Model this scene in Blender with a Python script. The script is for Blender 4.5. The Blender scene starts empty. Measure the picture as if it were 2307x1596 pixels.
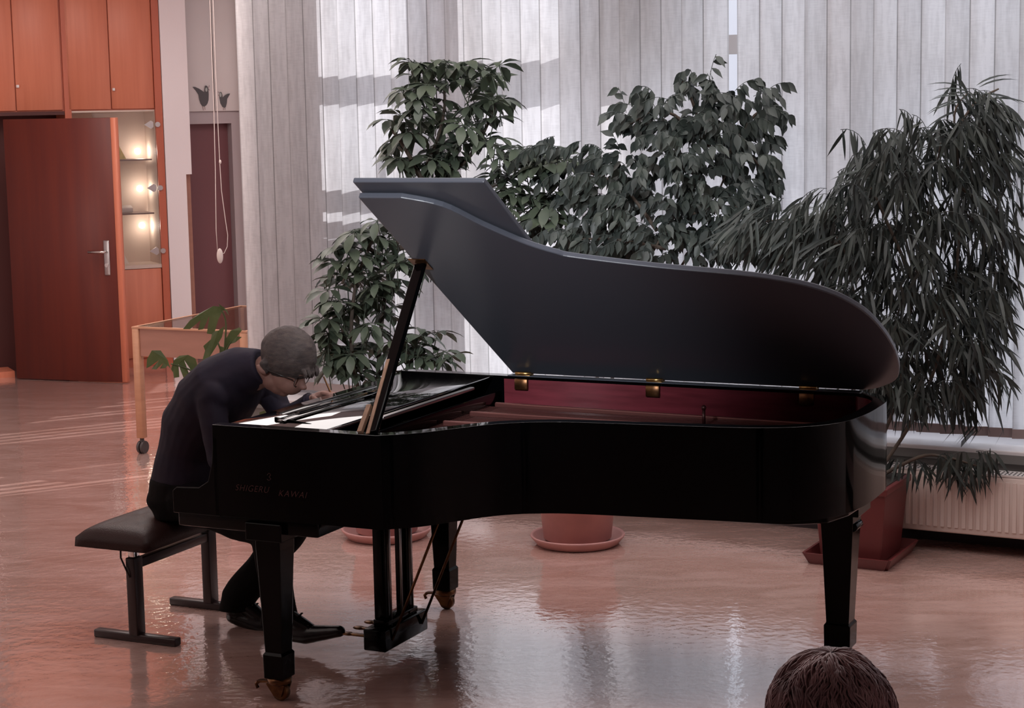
import bpy, bmesh, math, random
from mathutils import Vector, Matrix, Quaternion, noise
V=Vector
col=bpy.context.scene.collection
R=math.radians
# ------------------------------------------------------------------ camera model (metres, z up)
F_PX=4200.0; CAMH=2.198; PITCH=math.atan((798-232)/F_PX); ROLL=-0.0187
fw=V((0,math.cos(PITCH),-math.sin(PITCH))); rt=V((1,0,0)); up=V((0,math.sin(PITCH),math.cos(PITCH)))
rt2=rt*math.cos(ROLL)+up*math.sin(ROLL); up2=up*math.cos(ROLL)-rt*math.sin(ROLL)
CAM=V((0,0,CAMH))
def ray(x,y): return fw*F_PX+rt2*(x-1153.5)-up2*(y-798)
def atz(x,y,z): d=ray(x,y); return CAM+d*((z-CAMH)/d.z)
def aty(x,y,Y): d=ray(x,y); return CAM+d*(Y/d.y)
class Frame:
    """a standing place in the room: origin on the floor, turned about z"""
    def __init__(s,o,deg): s.o=V(o); s.a=R(deg); s.u=V((math.cos(s.a),math.sin(s.a),0)); s.v=V((-math.sin(s.a),math.cos(s.a),0))
    def w(s,k,o,z): return s.o+s.u*k+s.v*o+V((0,0,z))
    def loc(s,P): d=P-s.o; return V((d.dot(s.u),d.dot(s.v),P.z))
    def px(s,x,y,off=0):
        d=ray(x,y); n=s.v; t=((s.o+n*off-CAM).dot(n))/d.dot(n); return s.loc(CAM+d*t)
PF=Frame((-1.108,6.763,0),math.degrees(-.4406))      # piano axis: u towards the tail, v towards the windows
WF=Frame((2.18,9.07,0),-28.5)                         # window wall, v points outdoors
CF=Frame((-4.177,15.448,0),25.4)                      # cabinet wall far left

# ------------------------------------------------------------------ materials
def mat(name,color,rough=.5,metal=0,spec=.5,noise_c=None,nscale=8,bump=0,bscale=60,trans=0,coat=0,stretch=None,emit=None):
    m=bpy.data.materials.new(name); m.use_nodes=True; nt=m.node_tree; N=nt.nodes; L=nt.links
    b=N['Principled BSDF']; b.inputs['Base Color'].default_value=(*color,1); b.inputs['Roughness'].default_value=rough
    b.inputs['Metallic'].default_value=metal; b.inputs['Specular IOR Level'].default_value=spec; b.inputs['Coat Weight'].default_value=coat
    if coat: b.inputs['Coat Roughness'].default_value=.04
    tc=N.new('ShaderNodeTexCoord'); mp=N.new('ShaderNodeMapping'); L.new(tc.outputs['Object'],mp.inputs['Vector'])
    if stretch: mp.inputs['Scale'].default_value=stretch
    if noise_c:
        n=N.new('ShaderNodeTexNoise'); n.inputs['Scale'].default_value=nscale; n.inputs['Detail'].default_value=5; L.new(mp.outputs[0],n.inputs['Vector'])
        r=N.new('ShaderNodeValToRGB'); r.color_ramp.elements[0].position=.33; r.color_ramp.elements[1].position=.67
        r.color_ramp.elements[0].color=(*color,1); r.color_ramp.elements[1].color=(*noise_c,1)
        L.new(n.outputs['Fac'],r.inputs['Fac']); L.new(r.outputs[0],b.inputs['Base Color'])
    if bump:
        n2=N.new('ShaderNodeTexNoise'); n2.inputs['Scale'].default_value=bscale; n2.inputs['Detail'].default_value=3; L.new(mp.outputs[0],n2.inputs['Vector'])
        bp=N.new('ShaderNodeBump'); bp.inputs['Strength'].default_value=bump; bp.inputs['Distance'].default_value=.01
        L.new(n2.outputs['Fac'],bp.inputs['Height']); L.new(bp.outputs[0],b.inputs['Normal'])
    if trans:
        t=N.new('ShaderNodeBsdfTranslucent'); t.inputs['Color'].default_value=(*(min(1,c*1.6) for c in color),1)
        mx=N.new('ShaderNodeMixShader'); mx.inputs[0].default_value=trans
        L.new(b.outputs[0],mx.inputs[1]); L.new(t.outputs[0],mx.inputs[2]); L.new(mx.outputs[0],N['Material Output'].inputs['Surface'])
    if emit: b.inputs['Emission Color'].default_value=(*color,1); b.inputs['Emission Strength'].default_value=emit
    return m
M={}
M['gloss']=mat('polished_black_top',(.001,.001,.001),.035,spec=1.0)
M['gloss'].node_tree.nodes['Principled BSDF'].inputs['IOR'].default_value=2.2
M['black']=mat('piano_black_lacquer',(.0008,.0008,.001),.06,spec=.12)
M['blackleg']=mat('piano_leg_lacquer',(.0008,.0008,.0008),.10,spec=.1)
M['lid_in']=mat('lid_hazed_black',(.060,.064,.080),.30,spec=.18)  # black lifted to grey in the colour to imitate haze
M['maroon_in']=mat('inner_rim_mahogany',(.14,.022,.032),.3,spec=.4,noise_c=(.09,.014,.02),nscale=5,stretch=(1,8,8))
M['plate']=mat('iron_plate_bronze',(.06,.016,.014),.35,metal=.4,noise_c=(.035,.01,.012),nscale=4)
M['plate_edge']=mat('plate_strut_bronze',(.14,.05,.045),.35,metal=.5)
M['brass']=mat('brass',(.55,.33,.12),.3,metal=1)
M['brassd']=mat('aged_brass',(.16,.075,.03),.35,metal=.9,noise_c=(.07,.03,.015),nscale=30)
M['steel']=mat('satin_steel',(.5,.48,.48),.3,metal=1)
M['chrome']=mat('chrome',(.7,.68,.66),.12,metal=1)
M['ivory']=mat('white_keys',(.75,.73,.68),.25)
M['felt']=mat('dark_red_felt',(.10,.01,.012),.9,spec=.1)
M['propwood']=mat('prop_bare_wood',(.22,.12,.075),.5,noise_c=(.15,.08,.05),nscale=6,stretch=(6,6,1))
M['gold']=mat('brass_inlay_lettering',(.07,.028,.028),.5,spec=.2)
M['leather']=mat('brown_black_leather',(.022,.009,.008),.42,spec=.16,bump=.25,bscale=220)
M['benchmetal']=mat('bench_dark_lacquer',(.022,.010,.010),.35,spec=.45)
M['skin']=mat('skin',(.20,.105,.085),.6,spec=.25,noise_c=(.17,.085,.07),nscale=20)
M['hair']=mat('short_brown_hair',(.035,.026,.026),.65,spec=.25,noise_c=(.060,.044,.040),nscale=30,bump=.3,bscale=140,stretch=(1,1,3))
M['hair2']=mat('wavy_dark_brown_hair',(.085,.048,.055),.5,spec=.4,noise_c=(.36,.24,.25),nscale=7,bump=.2,bscale=60,stretch=(1,1,3))
M['shirt']=mat('dark_navy_shirt',(.013,.010,.020),.8,spec=.2,noise_c=(.016,.011,.020),nscale=14,bump=.5,bscale=9)
M['trouser']=mat('black_trousers',(.004,.003,.003),.85,spec=.1,bump=.4,bscale=12)
M['shoe']=mat('black_leather_shoe',(.004,.003,.003),.25,spec=.3)
M['lace']=mat('shoe_lace',(.012,.008,.008),.8)
M['glasses']=mat('glasses_frame',(.01,.008,.008),.3)
M['orange']=mat('orange_beech_veneer',(.64,.215,.125),.42,noise_c=(.56,.175,.10),nscale=3,stretch=(6,6,.35))
M['orange_d']=mat('orange_veneer_edge',(.50,.13,.07),.45,noise_c=(.44,.11,.06),nscale=3,stretch=(6,6,.4))
M['door_red']=mat('dark_red_brown_door_veneer',(.135,.025,.016),.4,spec=.35,noise_c=(.105,.020,.015),nscale=2.5,stretch=(5,5,.3))
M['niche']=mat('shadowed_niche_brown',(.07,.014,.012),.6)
M['cream']=mat('display_case_lining',(.62,.50,.43),.7)
M['caseglass']=mat('frosted_case_shelf',(.14,.08,.08),.3)
M['white_wall']=mat('white_plaster',(.80,.74,.75),.8,spec=.2,bump=.03,bscale=120)
M['white_cup']=mat('white_laminate',(.68,.64,.63),.55)
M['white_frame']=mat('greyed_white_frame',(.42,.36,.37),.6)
M['maroon']=mat('maroon_door_laminate',(.165,.060,.068),.5)
M['birdgrey']=mat('bird_cutout_grey',(.085,.08,.085),.7)
M['birdlight']=mat('bird_eye_patch',(.4,.42,.4),.7)
M['birdline']=mat('bird_pinkish_line',(.36,.22,.23),.7)
M['cord']=mat('blind_cord_white',(.62,.52,.48),.6)
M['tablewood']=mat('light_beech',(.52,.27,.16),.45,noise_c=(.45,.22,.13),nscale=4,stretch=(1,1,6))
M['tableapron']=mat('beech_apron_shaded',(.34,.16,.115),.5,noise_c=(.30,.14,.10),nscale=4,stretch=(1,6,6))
M['rubber']=mat('castor_rubber',(.05,.04,.04),.5)
M['terra']=mat('terracotta_plastic',(.48,.24,.22),.5,spec=.3,noise_c=(.42,.21,.20),nscale=10)
M['terrad']=mat('dark_red_planter_plastic',(.11,.022,.022),.4,spec=.35)
M['soil']=mat('potting_soil',(.02,.013,.01),.95,bump=.8,bscale=60)
M['bark']=mat('plant_stem_bark',(.05,.035,.028),.85,noise_c=(.08,.06,.045),nscale=20)
M['leafA']=mat('umbrella_plant_leaf',(.050,.066,.050),.42,spec=.4,noise_c=(.070,.088,.058),nscale=7,trans=.10)
M['leafB']=mat('weeping_fig_leaf',(.028,.035,.034),.45,spec=.35,noise_c=(.040,.050,.042),nscale=7,trans=.05)
M['leafC']=mat('narrow_fig_leaf',(.020,.025,.025),.45,spec=.35,noise_c=(.034,.042,.036),nscale=7,trans=.04)
M['leafM']=mat('monstera_leaf',(.060,.085,.032),.4,spec=.4,noise_c=(.11,.13,.055),nscale=9,trans=.2)
M['radiator']=mat('cream_radiator_enamel',(.62,.52,.48),.4)
M['radtop']=mat('radiator_grille_enamel',(.62,.58,.57),.4)
M['radslot']=mat('grille_slot_shadow',(.06,.05,.05),.8)
M['dark']=mat('dark_plinth',(.018,.010,.012),.6)
M['sill']=mat('white_sill_laminate',(.66,.64,.66),.35)
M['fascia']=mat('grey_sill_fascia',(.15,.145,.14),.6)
M['frame_w']=mat('window_frame_grey_white',(.50,.50,.53),.5)
M['ext']=mat('exterior_render_grey',(.45,.45,.48),.9)
M['ground']=mat('outdoor_paving',(.35,.34,.34),.9)
M['weight']=mat('blind_bottom_pocket',(.33,.25,.24),.7,trans=.15)
M['lampglow']=mat('case_spot_glow',(1,.96,.80),.5,emit=3.0)
M['yellow']=mat('yellow_card',(.62,.46,.16),.6,noise_c=(.30,.30,.10),nscale=14)
M['paper']=mat('white_card',(.72,.66,.64),.6)
def slat_mat(nm='woven_blind_fabric',g=1.0):
    m=bpy.data.materials.new(nm); m.use_nodes=True; nt=m.node_tree; N=nt.nodes; L=nt.links
    N.remove(N['Principled BSDF'])
    tc=N.new('ShaderNodeTexCoord')
    def nz(sc,scale):
        mp=N.new('ShaderNodeMapping'); mp.inputs['Scale'].default_value=sc; L.new(tc.outputs['Object'],mp.inputs['Vector'])
        n=N.new('ShaderNodeTexNoise'); n.inputs['Scale'].default_value=scale; n.inputs['Detail'].default_value=4; L.new(mp.outputs[0],n.inputs['Vector']); return n
    a=nz((3.5,3.5,.5),14); b=nz((1.2,1.2,10),16); c=nz((2,2,.5),5)
    s=N.new('ShaderNodeMath'); s.operation='MULTIPLY_ADD'; s.inputs[1].default_value=.5; L.new(a.outputs['Fac'],s.inputs[0])
    s2=N.new('ShaderNodeMath'); s2.operation='MULTIPLY'; s2.inputs[1].default_value=.25; L.new(b.outputs['Fac'],s2.inputs[0]); L.new(s2.outputs[0],s.inputs[2])
    s3=N.new('ShaderNodeMath'); s3.operation='MULTIPLY_ADD'; s3.inputs[1].default_value=.25; L.new(c.outputs['Fac'],s3.inputs[0]); L.new(s.outputs[0],s3.inputs[2])
    r=N.new('ShaderNodeValToRGB'); r.color_ramp.elements[0].position=.40; r.color_ramp.elements[1].position=.56
    r.color_ramp.elements[0].color=(.76*g,.755*g,.765*g,1); r.color_ramp.elements[1].color=(.93*g,.925*g,.935*g,1); L.new(s3.outputs[0],r.inputs['Fac'])
    d=N.new('ShaderNodeBsdfDiffuse'); t=N.new('ShaderNodeBsdfTranslucent'); mx=N.new('ShaderNodeMixShader'); mx.inputs[0].default_value=.78
    L.new(r.outputs[0],t.inputs['Color']); d.inputs['Color'].default_value=(.62*g,.60*g,.60*g,1)
    L.new(d.outputs[0],mx.inputs[1]); L.new(t.outputs[0],mx.inputs[2]); L.new(mx.outputs[0],N['Material Output'].inputs['Surface'])
    return m
M['slat']=slat_mat(); M['slat2']=slat_mat('woven_blind_fabric_b',.90); M['slat3']=slat_mat('woven_blind_fabric_c',.96); M['overlap']=slat_mat('slat_overlap_dim',.52); M['overlap2']=slat_mat('slat_overlap_dim_b',.74)  # darkest two paint the dimmer light of overlapping slats into the edges
def glass_mat(name,tint,ref=.06):
    m=bpy.data.materials.new(name); m.use_nodes=True; nt=m.node_tree; N=nt.nodes; L=nt.links
    N.remove(N['Principled BSDF'])
    t=N.new('ShaderNodeBsdfTransparent'); t.inputs['Color'].default_value=(*tint,1); g=N.new('ShaderNodeBsdfGlossy'); g.inputs['Roughness'].default_value=.03
    mx=N.new('ShaderNodeMixShader'); mx.inputs[0].default_value=ref; L.new(t.outputs[0],mx.inputs[1]); L.new(g.outputs[0],mx.inputs[2]); L.new(mx.outputs[0],N['Material Output'].inputs['Surface'])
    return m
M['pane']=glass_mat('window_glass',(.79,.80,.82)); M['tglass']=glass_mat('table_glass',(.93,.90,.88),.28); M['caseg']=glass_mat('case_glass_door',(.92,.9,.88))
def floor_mat():
    m=bpy.data.materials.new('polished_pink_linoleum'); m.use_nodes=True; nt=m.node_tree; N=nt.nodes; L=nt.links
    b=N['Principled BSDF']; tc=N.new('ShaderNodeTexCoord')
    mp=N.new('ShaderNodeMapping'); mp.inputs['Rotation'].default_value=(0,0,.4); mp.inputs['Scale'].default_value=(1,3,1); L.new(tc.outputs['Object'],mp.inputs[0])
    n=N.new('ShaderNodeTexNoise'); n.inputs['Scale'].default_value=2.2; n.inputs['Detail'].default_value=7; n.inputs['Distortion'].default_value=1.2; L.new(mp.outputs[0],n.inputs['Vector'])
    r=N.new('ShaderNodeValToRGB'); e=r.color_ramp.elements; e[0].position=.35; e[0].color=(.41,.245,.205,1); e[1].position=.66; e[1].color=(.52,.335,.295,1); L.new(n.outputs['Fac'],r.inputs['Fac'])
    L.new(r.outputs[0],b.inputs['Base Color'])
    n3=N.new('ShaderNodeTexNoise'); n3.inputs['Scale'].default_value=1.3; n3.inputs['Detail'].default_value=5; L.new(mp.outputs[0],n3.inputs['Vector'])
    rr=N.new('ShaderNodeMapRange'); rr.inputs[1].default_value=.3; rr.inputs[2].default_value=.7; rr.inputs[3].default_value=.05; rr.inputs[4].default_value=.13; L.new(n3.outputs['Fac'],rr.inputs[0]); L.new(rr.outputs[0],b.inputs['Roughness'])
    b.inputs['Specular IOR Level'].default_value=.6; b.inputs['Coat Weight'].default_value=1; b.inputs['Coat IOR'].default_value=1.75; b.inputs['Coat Roughness'].default_value=.06
    n2=N.new('ShaderNodeTexNoise'); n2.inputs['Scale'].default_value=22; n2.inputs['Detail'].default_value=3; L.new(tc.outputs['Object'],n2.inputs['Vector'])
    bp=N.new('ShaderNodeBump'); bp.inputs['Strength'].default_value=.17; bp.inputs['Distance'].default_value=.01; L.new(n2.outputs['Fac'],bp.inputs['Height']); L.new(bp.outputs[0],b.inputs['Normal']); L.new(bp.outputs[0],b.inputs['Coat Normal'])
    return m
M['floor']=floor_mat()

# ------------------------------------------------------------------ mesh helpers
def setp(o,label=None,cat=None,group=None,kind=None):
    if label: o['label']=label
    if cat: o['category']=cat
    if group: o['group']=group
    if kind: o['kind']=kind
    return o
def empty(name,frame,k=0,o=0,label=None,cat=None,group=None,z=0,kind=None):
    e=bpy.data.objects.new(name,None); col.objects.link(e); e.location=frame.w(k,o,z); e.rotation_euler=(0,0,frame.a); e.empty_display_size=.1
    return setp(e,label,cat,group,kind)
class B:
    def __init__(s,org=(0,0,0)): s.bm=bmesh.new(); s.o=V(org); s.mi=0
    def _add(s,vs,fs,smooth=False):
        v=[s.bm.verts.new(V(p)-s.o) for p in vs]; out=[]
        for f in fs:
            try: q=s.bm.faces.new([v[i] for i in f]); q.smooth=smooth; q.material_index=s.mi; out.append(q)
            except ValueError: pass
        return v
    def box(s,a,b,rot=None,piv=None):
        (x0,y0,z0),(x1,y1,z1)=a,b
        P=[V(p) for p in ((x0,y0,z0),(x1,y0,z0),(x1,y1,z0),(x0,y1,z0),(x0,y0,z1),(x1,y0,z1),(x1,y1,z1),(x0,y1,z1))]
        if rot is not None:
            pv=V(piv) if piv is not None else (P[0]+P[6])/2; P=[rot@(p-pv)+pv for p in P]
        s._add(P,[(0,3,2,1),(4,5,6,7),(0,1,5,4),(1,2,6,5),(2,3,7,6),(3,0,4,7)]); return s
    def bbox(s,a,b,bev=.01,seg=2,rot=None,piv=None):
        """box with rounded edges"""
        t=bmesh.new(); bmesh.ops.create_cube(t,size=1); a=V(a);b=V(b); c=(a+b)/2; d=b-a
        for v in t.verts: v.co=V((v.co.x*d.x,v.co.y*d.y,v.co.z*d.z))
        bmesh.ops.bevel(t,geom=list(t.edges),offset=bev,segments=seg,affect='EDGES',profile=.5)
        for v in t.verts:
            p=v.co+c
            if rot is not None: pv=V(piv) if piv is not None else c; p=rot@(p-pv)+pv
            v.co=p
        s.merge(t,True); return s
    def merge(s,t,smooth=False):
        t.verts.ensure_lookup_table(); m={}
        for v in t.verts: m[v.index]=s.bm.verts.new(v.co-s.o)
        for f in t.faces:
            try: q=s.bm.faces.new([m[v.index] for v in f.verts]); q.smooth=smooth; q.material_index=s.mi
            except ValueError: pass
        t.free()
    def beam(s,p,q,w,h,upv=(0,0,1)):
        p=V(p);q=V(q); d=(q-p).normalized(); x=d.cross(V(upv)); x=x.normalized() if x.length>1e-6 else V((1,0,0)); y=x.cross(d)
        vs=[]
        for c in (p,q):
            for a,b_ in ((-1,-1),(1,-1),(1,1),(-1,1)): vs.append(c+x*a*w/2+y*b_*h/2)
        s._add(vs,[(3,2,1,0),(4,5,6,7),(0,1,5,4),(1,2,6,5),(2,3,7,6),(3,0,4,7)]); return s
    def tube(s,pts,r,n=10,cap=True):
        pts=[V(p) for p in pts]; rs=r if isinstance(r,(list,tuple)) else [r]*len(pts); rings=[]; px=None
        for i,p in enumerate(pts):
            d=(pts[min(i+1,len(pts)-1)]-pts[max(i-1,0)]).normalized()
            if px is None: x=d.orthogonal().normalized()
            else: x=(px-d*px.dot(d)); x=x.normalized() if x.length>1e-6 else d.orthogonal().normalized()
            px=x; y=d.cross(x); rings.append([s.bm.verts.new(p+(x*math.cos(2*math.pi*j/n)+y*math.sin(2*math.pi*j/n))*rs[i]-s.o) for j in range(n)])
        for a,b_ in zip(rings,rings[1:]):
            for j in range(n):
                q=s.bm.faces.new((a[j],a[(j+1)%n],b_[(j+1)%n],b_[j])); q.smooth=True; q.material_index=s.mi
        if cap:
            for rg in (rings[0][::-1],rings[-1]):
                q=s.bm.faces.new(rg); q.material_index=s.mi
        return s
    def lathe(s,c,prof,n=32,axis=None,smooth=True):
        """prof: (radius, height) list about axis"""
        c=V(c); ax=V(axis or (0,0,1)).normalized(); x=ax.orthogonal().normalized(); y=ax.cross(x); rings=[]
        for r,h in prof: rings.append([s.bm.verts.new(c+ax*h+(x*math.cos(2*math.pi*j/n)+y*math.sin(2*math.pi*j/n))*max(r,1e-4)-s.o) for j in range(n)])
        for a,b_ in zip(rings,rings[1:]):
            for j in range(n): q=s.bm.faces.new((a[j],a[(j+1)%n],b_[(j+1)%n],b_[j])); q.smooth=smooth; q.material_index=s.mi
        for rg in (rings[0][::-1],rings[-1]): q=s.bm.faces.new(rg); q.material_index=s.mi
        return s
    def prism(s,poly,ext,smooth=False):
        """poly: 3D points, ext: vector"""
        n=len(poly); e=V(ext); vs=[V(p) for p in poly]+[V(p)+e for p in poly]
        v=s._add(vs,[tuple(range(n))[::-1],tuple(range(n,2*n))])
        for i in range(n):
            q=s.bm.faces.new((v[i],v[(i+1)%n],v[n+(i+1)%n],v[n+i])); q.smooth=smooth; q.material_index=s.mi
        return s
    def quads(s,vs,fs,smooth=True): s._add(vs,fs,smooth); return s
    def ell(s,c,r,rot=None,sub=3):
        t=bmesh.new(); bmesh.ops.create_icosphere(t,subdivisions=sub,radius=1); c=V(c)
        for v in t.verts:
            p=V((v.co.x*r[0],v.co.y*r[1],v.co.z*r[2])); v.co=(rot@p if rot else p)+c
        s.merge(t,True); return s
    def cap(s,p,r0,q,r1):
        p=V(p);q=V(q); s.tube([p,q],[r0,r1],14); s.ell(p,(r0,)*3,sub=2); s.ell(q,(r1,)*3,sub=2); return s
    def rings(s,rg,n=24):
        """rg: list of (centre, axis_a vector, axis_b vector) elliptical rings"""
        rr=[]
        for c,a,b_ in rg: rr.append([s.bm.verts.new(V(c)+V(a)*math.cos(2*math.pi*j/n)+V(b_)*math.sin(2*math.pi*j/n)-s.o) for j in range(n)])
        for a,b_ in zip(rr,rr[1:]):
            for j in range(n): q=s.bm.faces.new((a[j],a[(j+1)%n],b_[(j+1)%n],b_[j])); q.smooth=True
        s.bm.faces.new(rr[0][::-1]); s.bm.faces.new(rr[-1]); return s
    def mk(s,name,m,parent=None,frame=None,k=0,o=0,z=0,label=None,cat=None,group=None,kind=None,norm=True):
        if norm: bmesh.ops.recalc_face_normals(s.bm,faces=list(s.bm.faces))
        me=bpy.data.meshes.new(name); s.bm.to_mesh(me); s.bm.free()
        for mm in (m if isinstance(m,(list,tuple)) else [m]): me.materials.append(mm)
        ob=bpy.data.objects.new(name,me); col.objects.link(ob)
        if parent is not None: ob.parent=parent
        if frame is not None: ob.location=frame.w(k,o,z); ob.rotation_euler=(0,0,frame.a)
        return setp(ob,label,cat,group,kind)
def bevel(ob,w=.004,seg=2,ang=35):
    m=ob.modifiers.new('bevel','BEVEL'); m.width=w; m.segments=seg; m.limit_method='ANGLE'; m.angle_limit=R(ang); return ob
def remesh(ob,vox=.006,smooth=6):
    m=ob.modifiers.new('r','REMESH'); m.mode='VOXEL'; m.voxel_size=vox; m.use_smooth_shade=True
    s=ob.modifiers.new('s','SMOOTH'); s.factor=.5; s.iterations=smooth
    dg=bpy.context.evaluated_depsgraph_get(); me=bpy.data.meshes.new_from_object(ob.evaluated_get(dg)); mats=list(ob.data.materials)
    old=ob.data; ob.modifiers.clear(); ob.data=me; me.materials.clear()
    for mm in mats: me.materials.append(mm)
    for p in me.polygons: p.use_smooth=True; p.material_index=0
    bpy.data.meshes.remove(old); return ob
def catmull(P,n=8,closed=False):
    P=[V(p) for p in P]; out=[]; N_=len(P)
    rng=range(N_ if closed else N_-1)
    for i in rng:
        g=lambda j: P[j%N_] if closed else P[max(0,min(N_-1,j))]
        a,b_,c,d=g(i-1),g(i),g(i+1),g(i+2)
        for k in range(n):
            t=k/n; out.append(.5*((2*b_)+(c-a)*t+(2*a-5*b_+4*c-d)*t*t+(3*b_-a-3*c+d)*t**3))
    if not closed: out.append(P[-1])
    return out

# ================================================================== ROOM SHELL
rng=random.Random(5)
# floor
b=B(); b.quads([(-8,-4,0),(6.5,-4,0),(6.5,18,0),(-8,18,0)],[(0,1,2,3)],False)
# floor polygon stops at the window wall: cut it to the room outline
b.bm.free(); b=B()
WL=-4.285
pw0=WF.w(3.3,.12,0); pw1=WF.w(WL,.12,0); pw2=WF.w(WL,6.6,0)
room=[V((5.6,-3,0)),pw0,pw1,pw2,V((pw2.x,17.6,0)),V((-7,17.6,0)),V((-7,-3,0))]
b.quads(room,[tuple(range(len(room)))],False)
b.mk('floor',M['floor'],kind='structure',label='polished pink-tan linoleum floor',cat='floor')
b=B(); b.prism([p+V((0,0,3.7)) for p in room],(0,0,.12)); b.mk('ceiling',M['white_wall'],kind='structure')
def wallseg(name,p,q,t=.12,h=3.7,m='white_wall',z0=0):
    p=V(p);q=V(q); d=(q-p).normalized(); n=V((d.y,-d.x,0)); b=B(p)
    b.prism([p+V((0,0,z0)),q+V((0,0,z0)),q+n*t+V((0,0,z0)),p+n*t+V((0,0,z0))],(0,0,h-z0)); o=b.mk(name,M[m],kind='structure'); o.location=p; return o
wallseg('wall_front',(5.6,-3,0),(-7,-3,0)).location
wallseg('wall_left',(-7,-3,0),(-7,17.6,0))
wallseg('wall_back',(-7,17.6,0),(pw2.x,17.6,0))
wallseg('wall_right',pw0,(5.6,-3,0))
# window wall (in WF coords)
b=B(); 
b.box((WL,-.03,0),(3.3,.10,.44)); b.mk('wall_window',M['white_wall'],frame=WF,kind='structure')
b=B(); b.box((WL,.02,3.25),(3.3,.4,3.7)); b.box((WL,.10,0),(-3.66,.40,3.25)); b.box((-3.66,.10,0),(3.3,.4,.44)); b.mk('wall_window_outer',M['ext'],frame=WF,kind='structure')
b=B(); b.box((WL,-.16,.445),(3.3,.34,.50)); o=b.mk('trim_1',M['sill'],frame=WF,kind='structure'); bevel(o,.006)
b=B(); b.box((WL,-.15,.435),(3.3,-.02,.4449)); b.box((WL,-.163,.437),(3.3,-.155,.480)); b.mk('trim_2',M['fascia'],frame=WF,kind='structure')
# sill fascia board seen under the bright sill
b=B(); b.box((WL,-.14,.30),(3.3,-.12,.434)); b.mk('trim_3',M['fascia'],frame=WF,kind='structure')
# windows
edges=[(-3.66,-2.90),(-2.69,-1.94),(-1.81,-.62),(-.54,.72),(.80,2.06),(2.14,3.2)]
for i,(a,c) in enumerate(edges):
    b=B((a,.3,.5)); f=.05
    zt={0:2.455,1:2.425}.get(i,2.43)
    zh={0:2.565,1:2.62}.get(i,2.53)
    b.box((a,.24,.50),(a+f,.30,3.25)); b.box((c-f,.24,.50),(c,.30,3.25)); b.box((a+f,.24,.5),(c-f,.30,.56)); b.box((a+f,.24,3.19),(c-f,.30,3.25)); b.box((a+f,.24,zt),(c-f,.30,zh))
    w=b.mk('window_%d'%(i+1),M['frame_w'],frame=WF,k=a,o=.3,z=.5,kind='structure')
    b=B((a,.3,.5)); b.box((a+f,.265,.56),(c-f,.272,zt)); b.box((a+f,.265,zh),(c-f,.272,3.19)); b.mk('pane',M['pane'],w)
# piers between windows
for i,(a,c) in enumerate([(-2.90,-2.69),(-1.94,-1.81),(-.62,-.54),(.72,.80),(2.06,2.14),(3.2,3.3)]):
    b=B(); b.box((a,.2,.5),(c,.32,3.25)); b.mk('trim_%d'%(i+4),M['frame_w'],frame=WF,kind='structure')
# outside: horizontal shading boards in front of the first window, an added shade panel, an unseen sun-blocking mass, ground
b=B()
sc=(-3.66,.45,0); b=B(sc)
# railing boards (sun throws their stripes on the blind)
dz=.375
for z0,z1 in ((1.70,1.59),(1.52,1.44),(1.42,1.31),(1.29,1.15),(1.13,.94),(.92,.82),(.80,.55)):
    b.box((-3.66,.43,z1+dz),(-2.98,.45,z0+dz))
b.box((-3.64,.45,0),(-3.60,.48,2.3)); b.box((-3.04,.45,0),(-3.0,.48,2.3))
b.mk('slatted_screen',M['ext'],frame=WF,k=sc[0],o=sc[1],label='grey slatted board screen outside the leftmost window, seen as stripes on the blind',cat='screen')
b=B(); b.box((-1.81,.232,2.475),(-1.50,.236,3.25)); b.mk('trim_12',M['ext'],frame=WF,kind='structure')  # unseen panel added to shade the top of the third bay
bp0=WF.w(-1.76,0,0)+V((17.32,10,0)); BFr=Frame(bp0,-60)
b=B(); b.box((0,0,0),(6.5,6,23)); b.mk('wall_exterior_shade_block',M['ext'],frame=BFr,kind='structure')  # unseen mass placed and sized to keep sun off the right blind
b=B(); b.box((-12,.41,-.05),(14,20,-.01)); b.mk('ground',M['ground'],frame=WF,kind='structure')
# unseen return partition; gaps made up to throw thin sun strips on the far floor
b=B(); gaps=[.20,.38,.58,.78,1.0,1.5,3.70,3.92,4.14,4.36,5.1,5.32,5.8,6.04]; y=.10; hw=.055
for g in gaps+[6.7]:
    b.box((WL-.005,y,0),(WL,g-hw,3.7)); y=g+hw
for g in gaps: b.box((WL-.005,g-hw,0),(WL,g+hw,.10)); b.box((WL-.005,g-hw,3.6),(WL,g+hw,3.7))
b.mk('wall_return',M['white_wall'],frame=WF,kind='structure')

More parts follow.
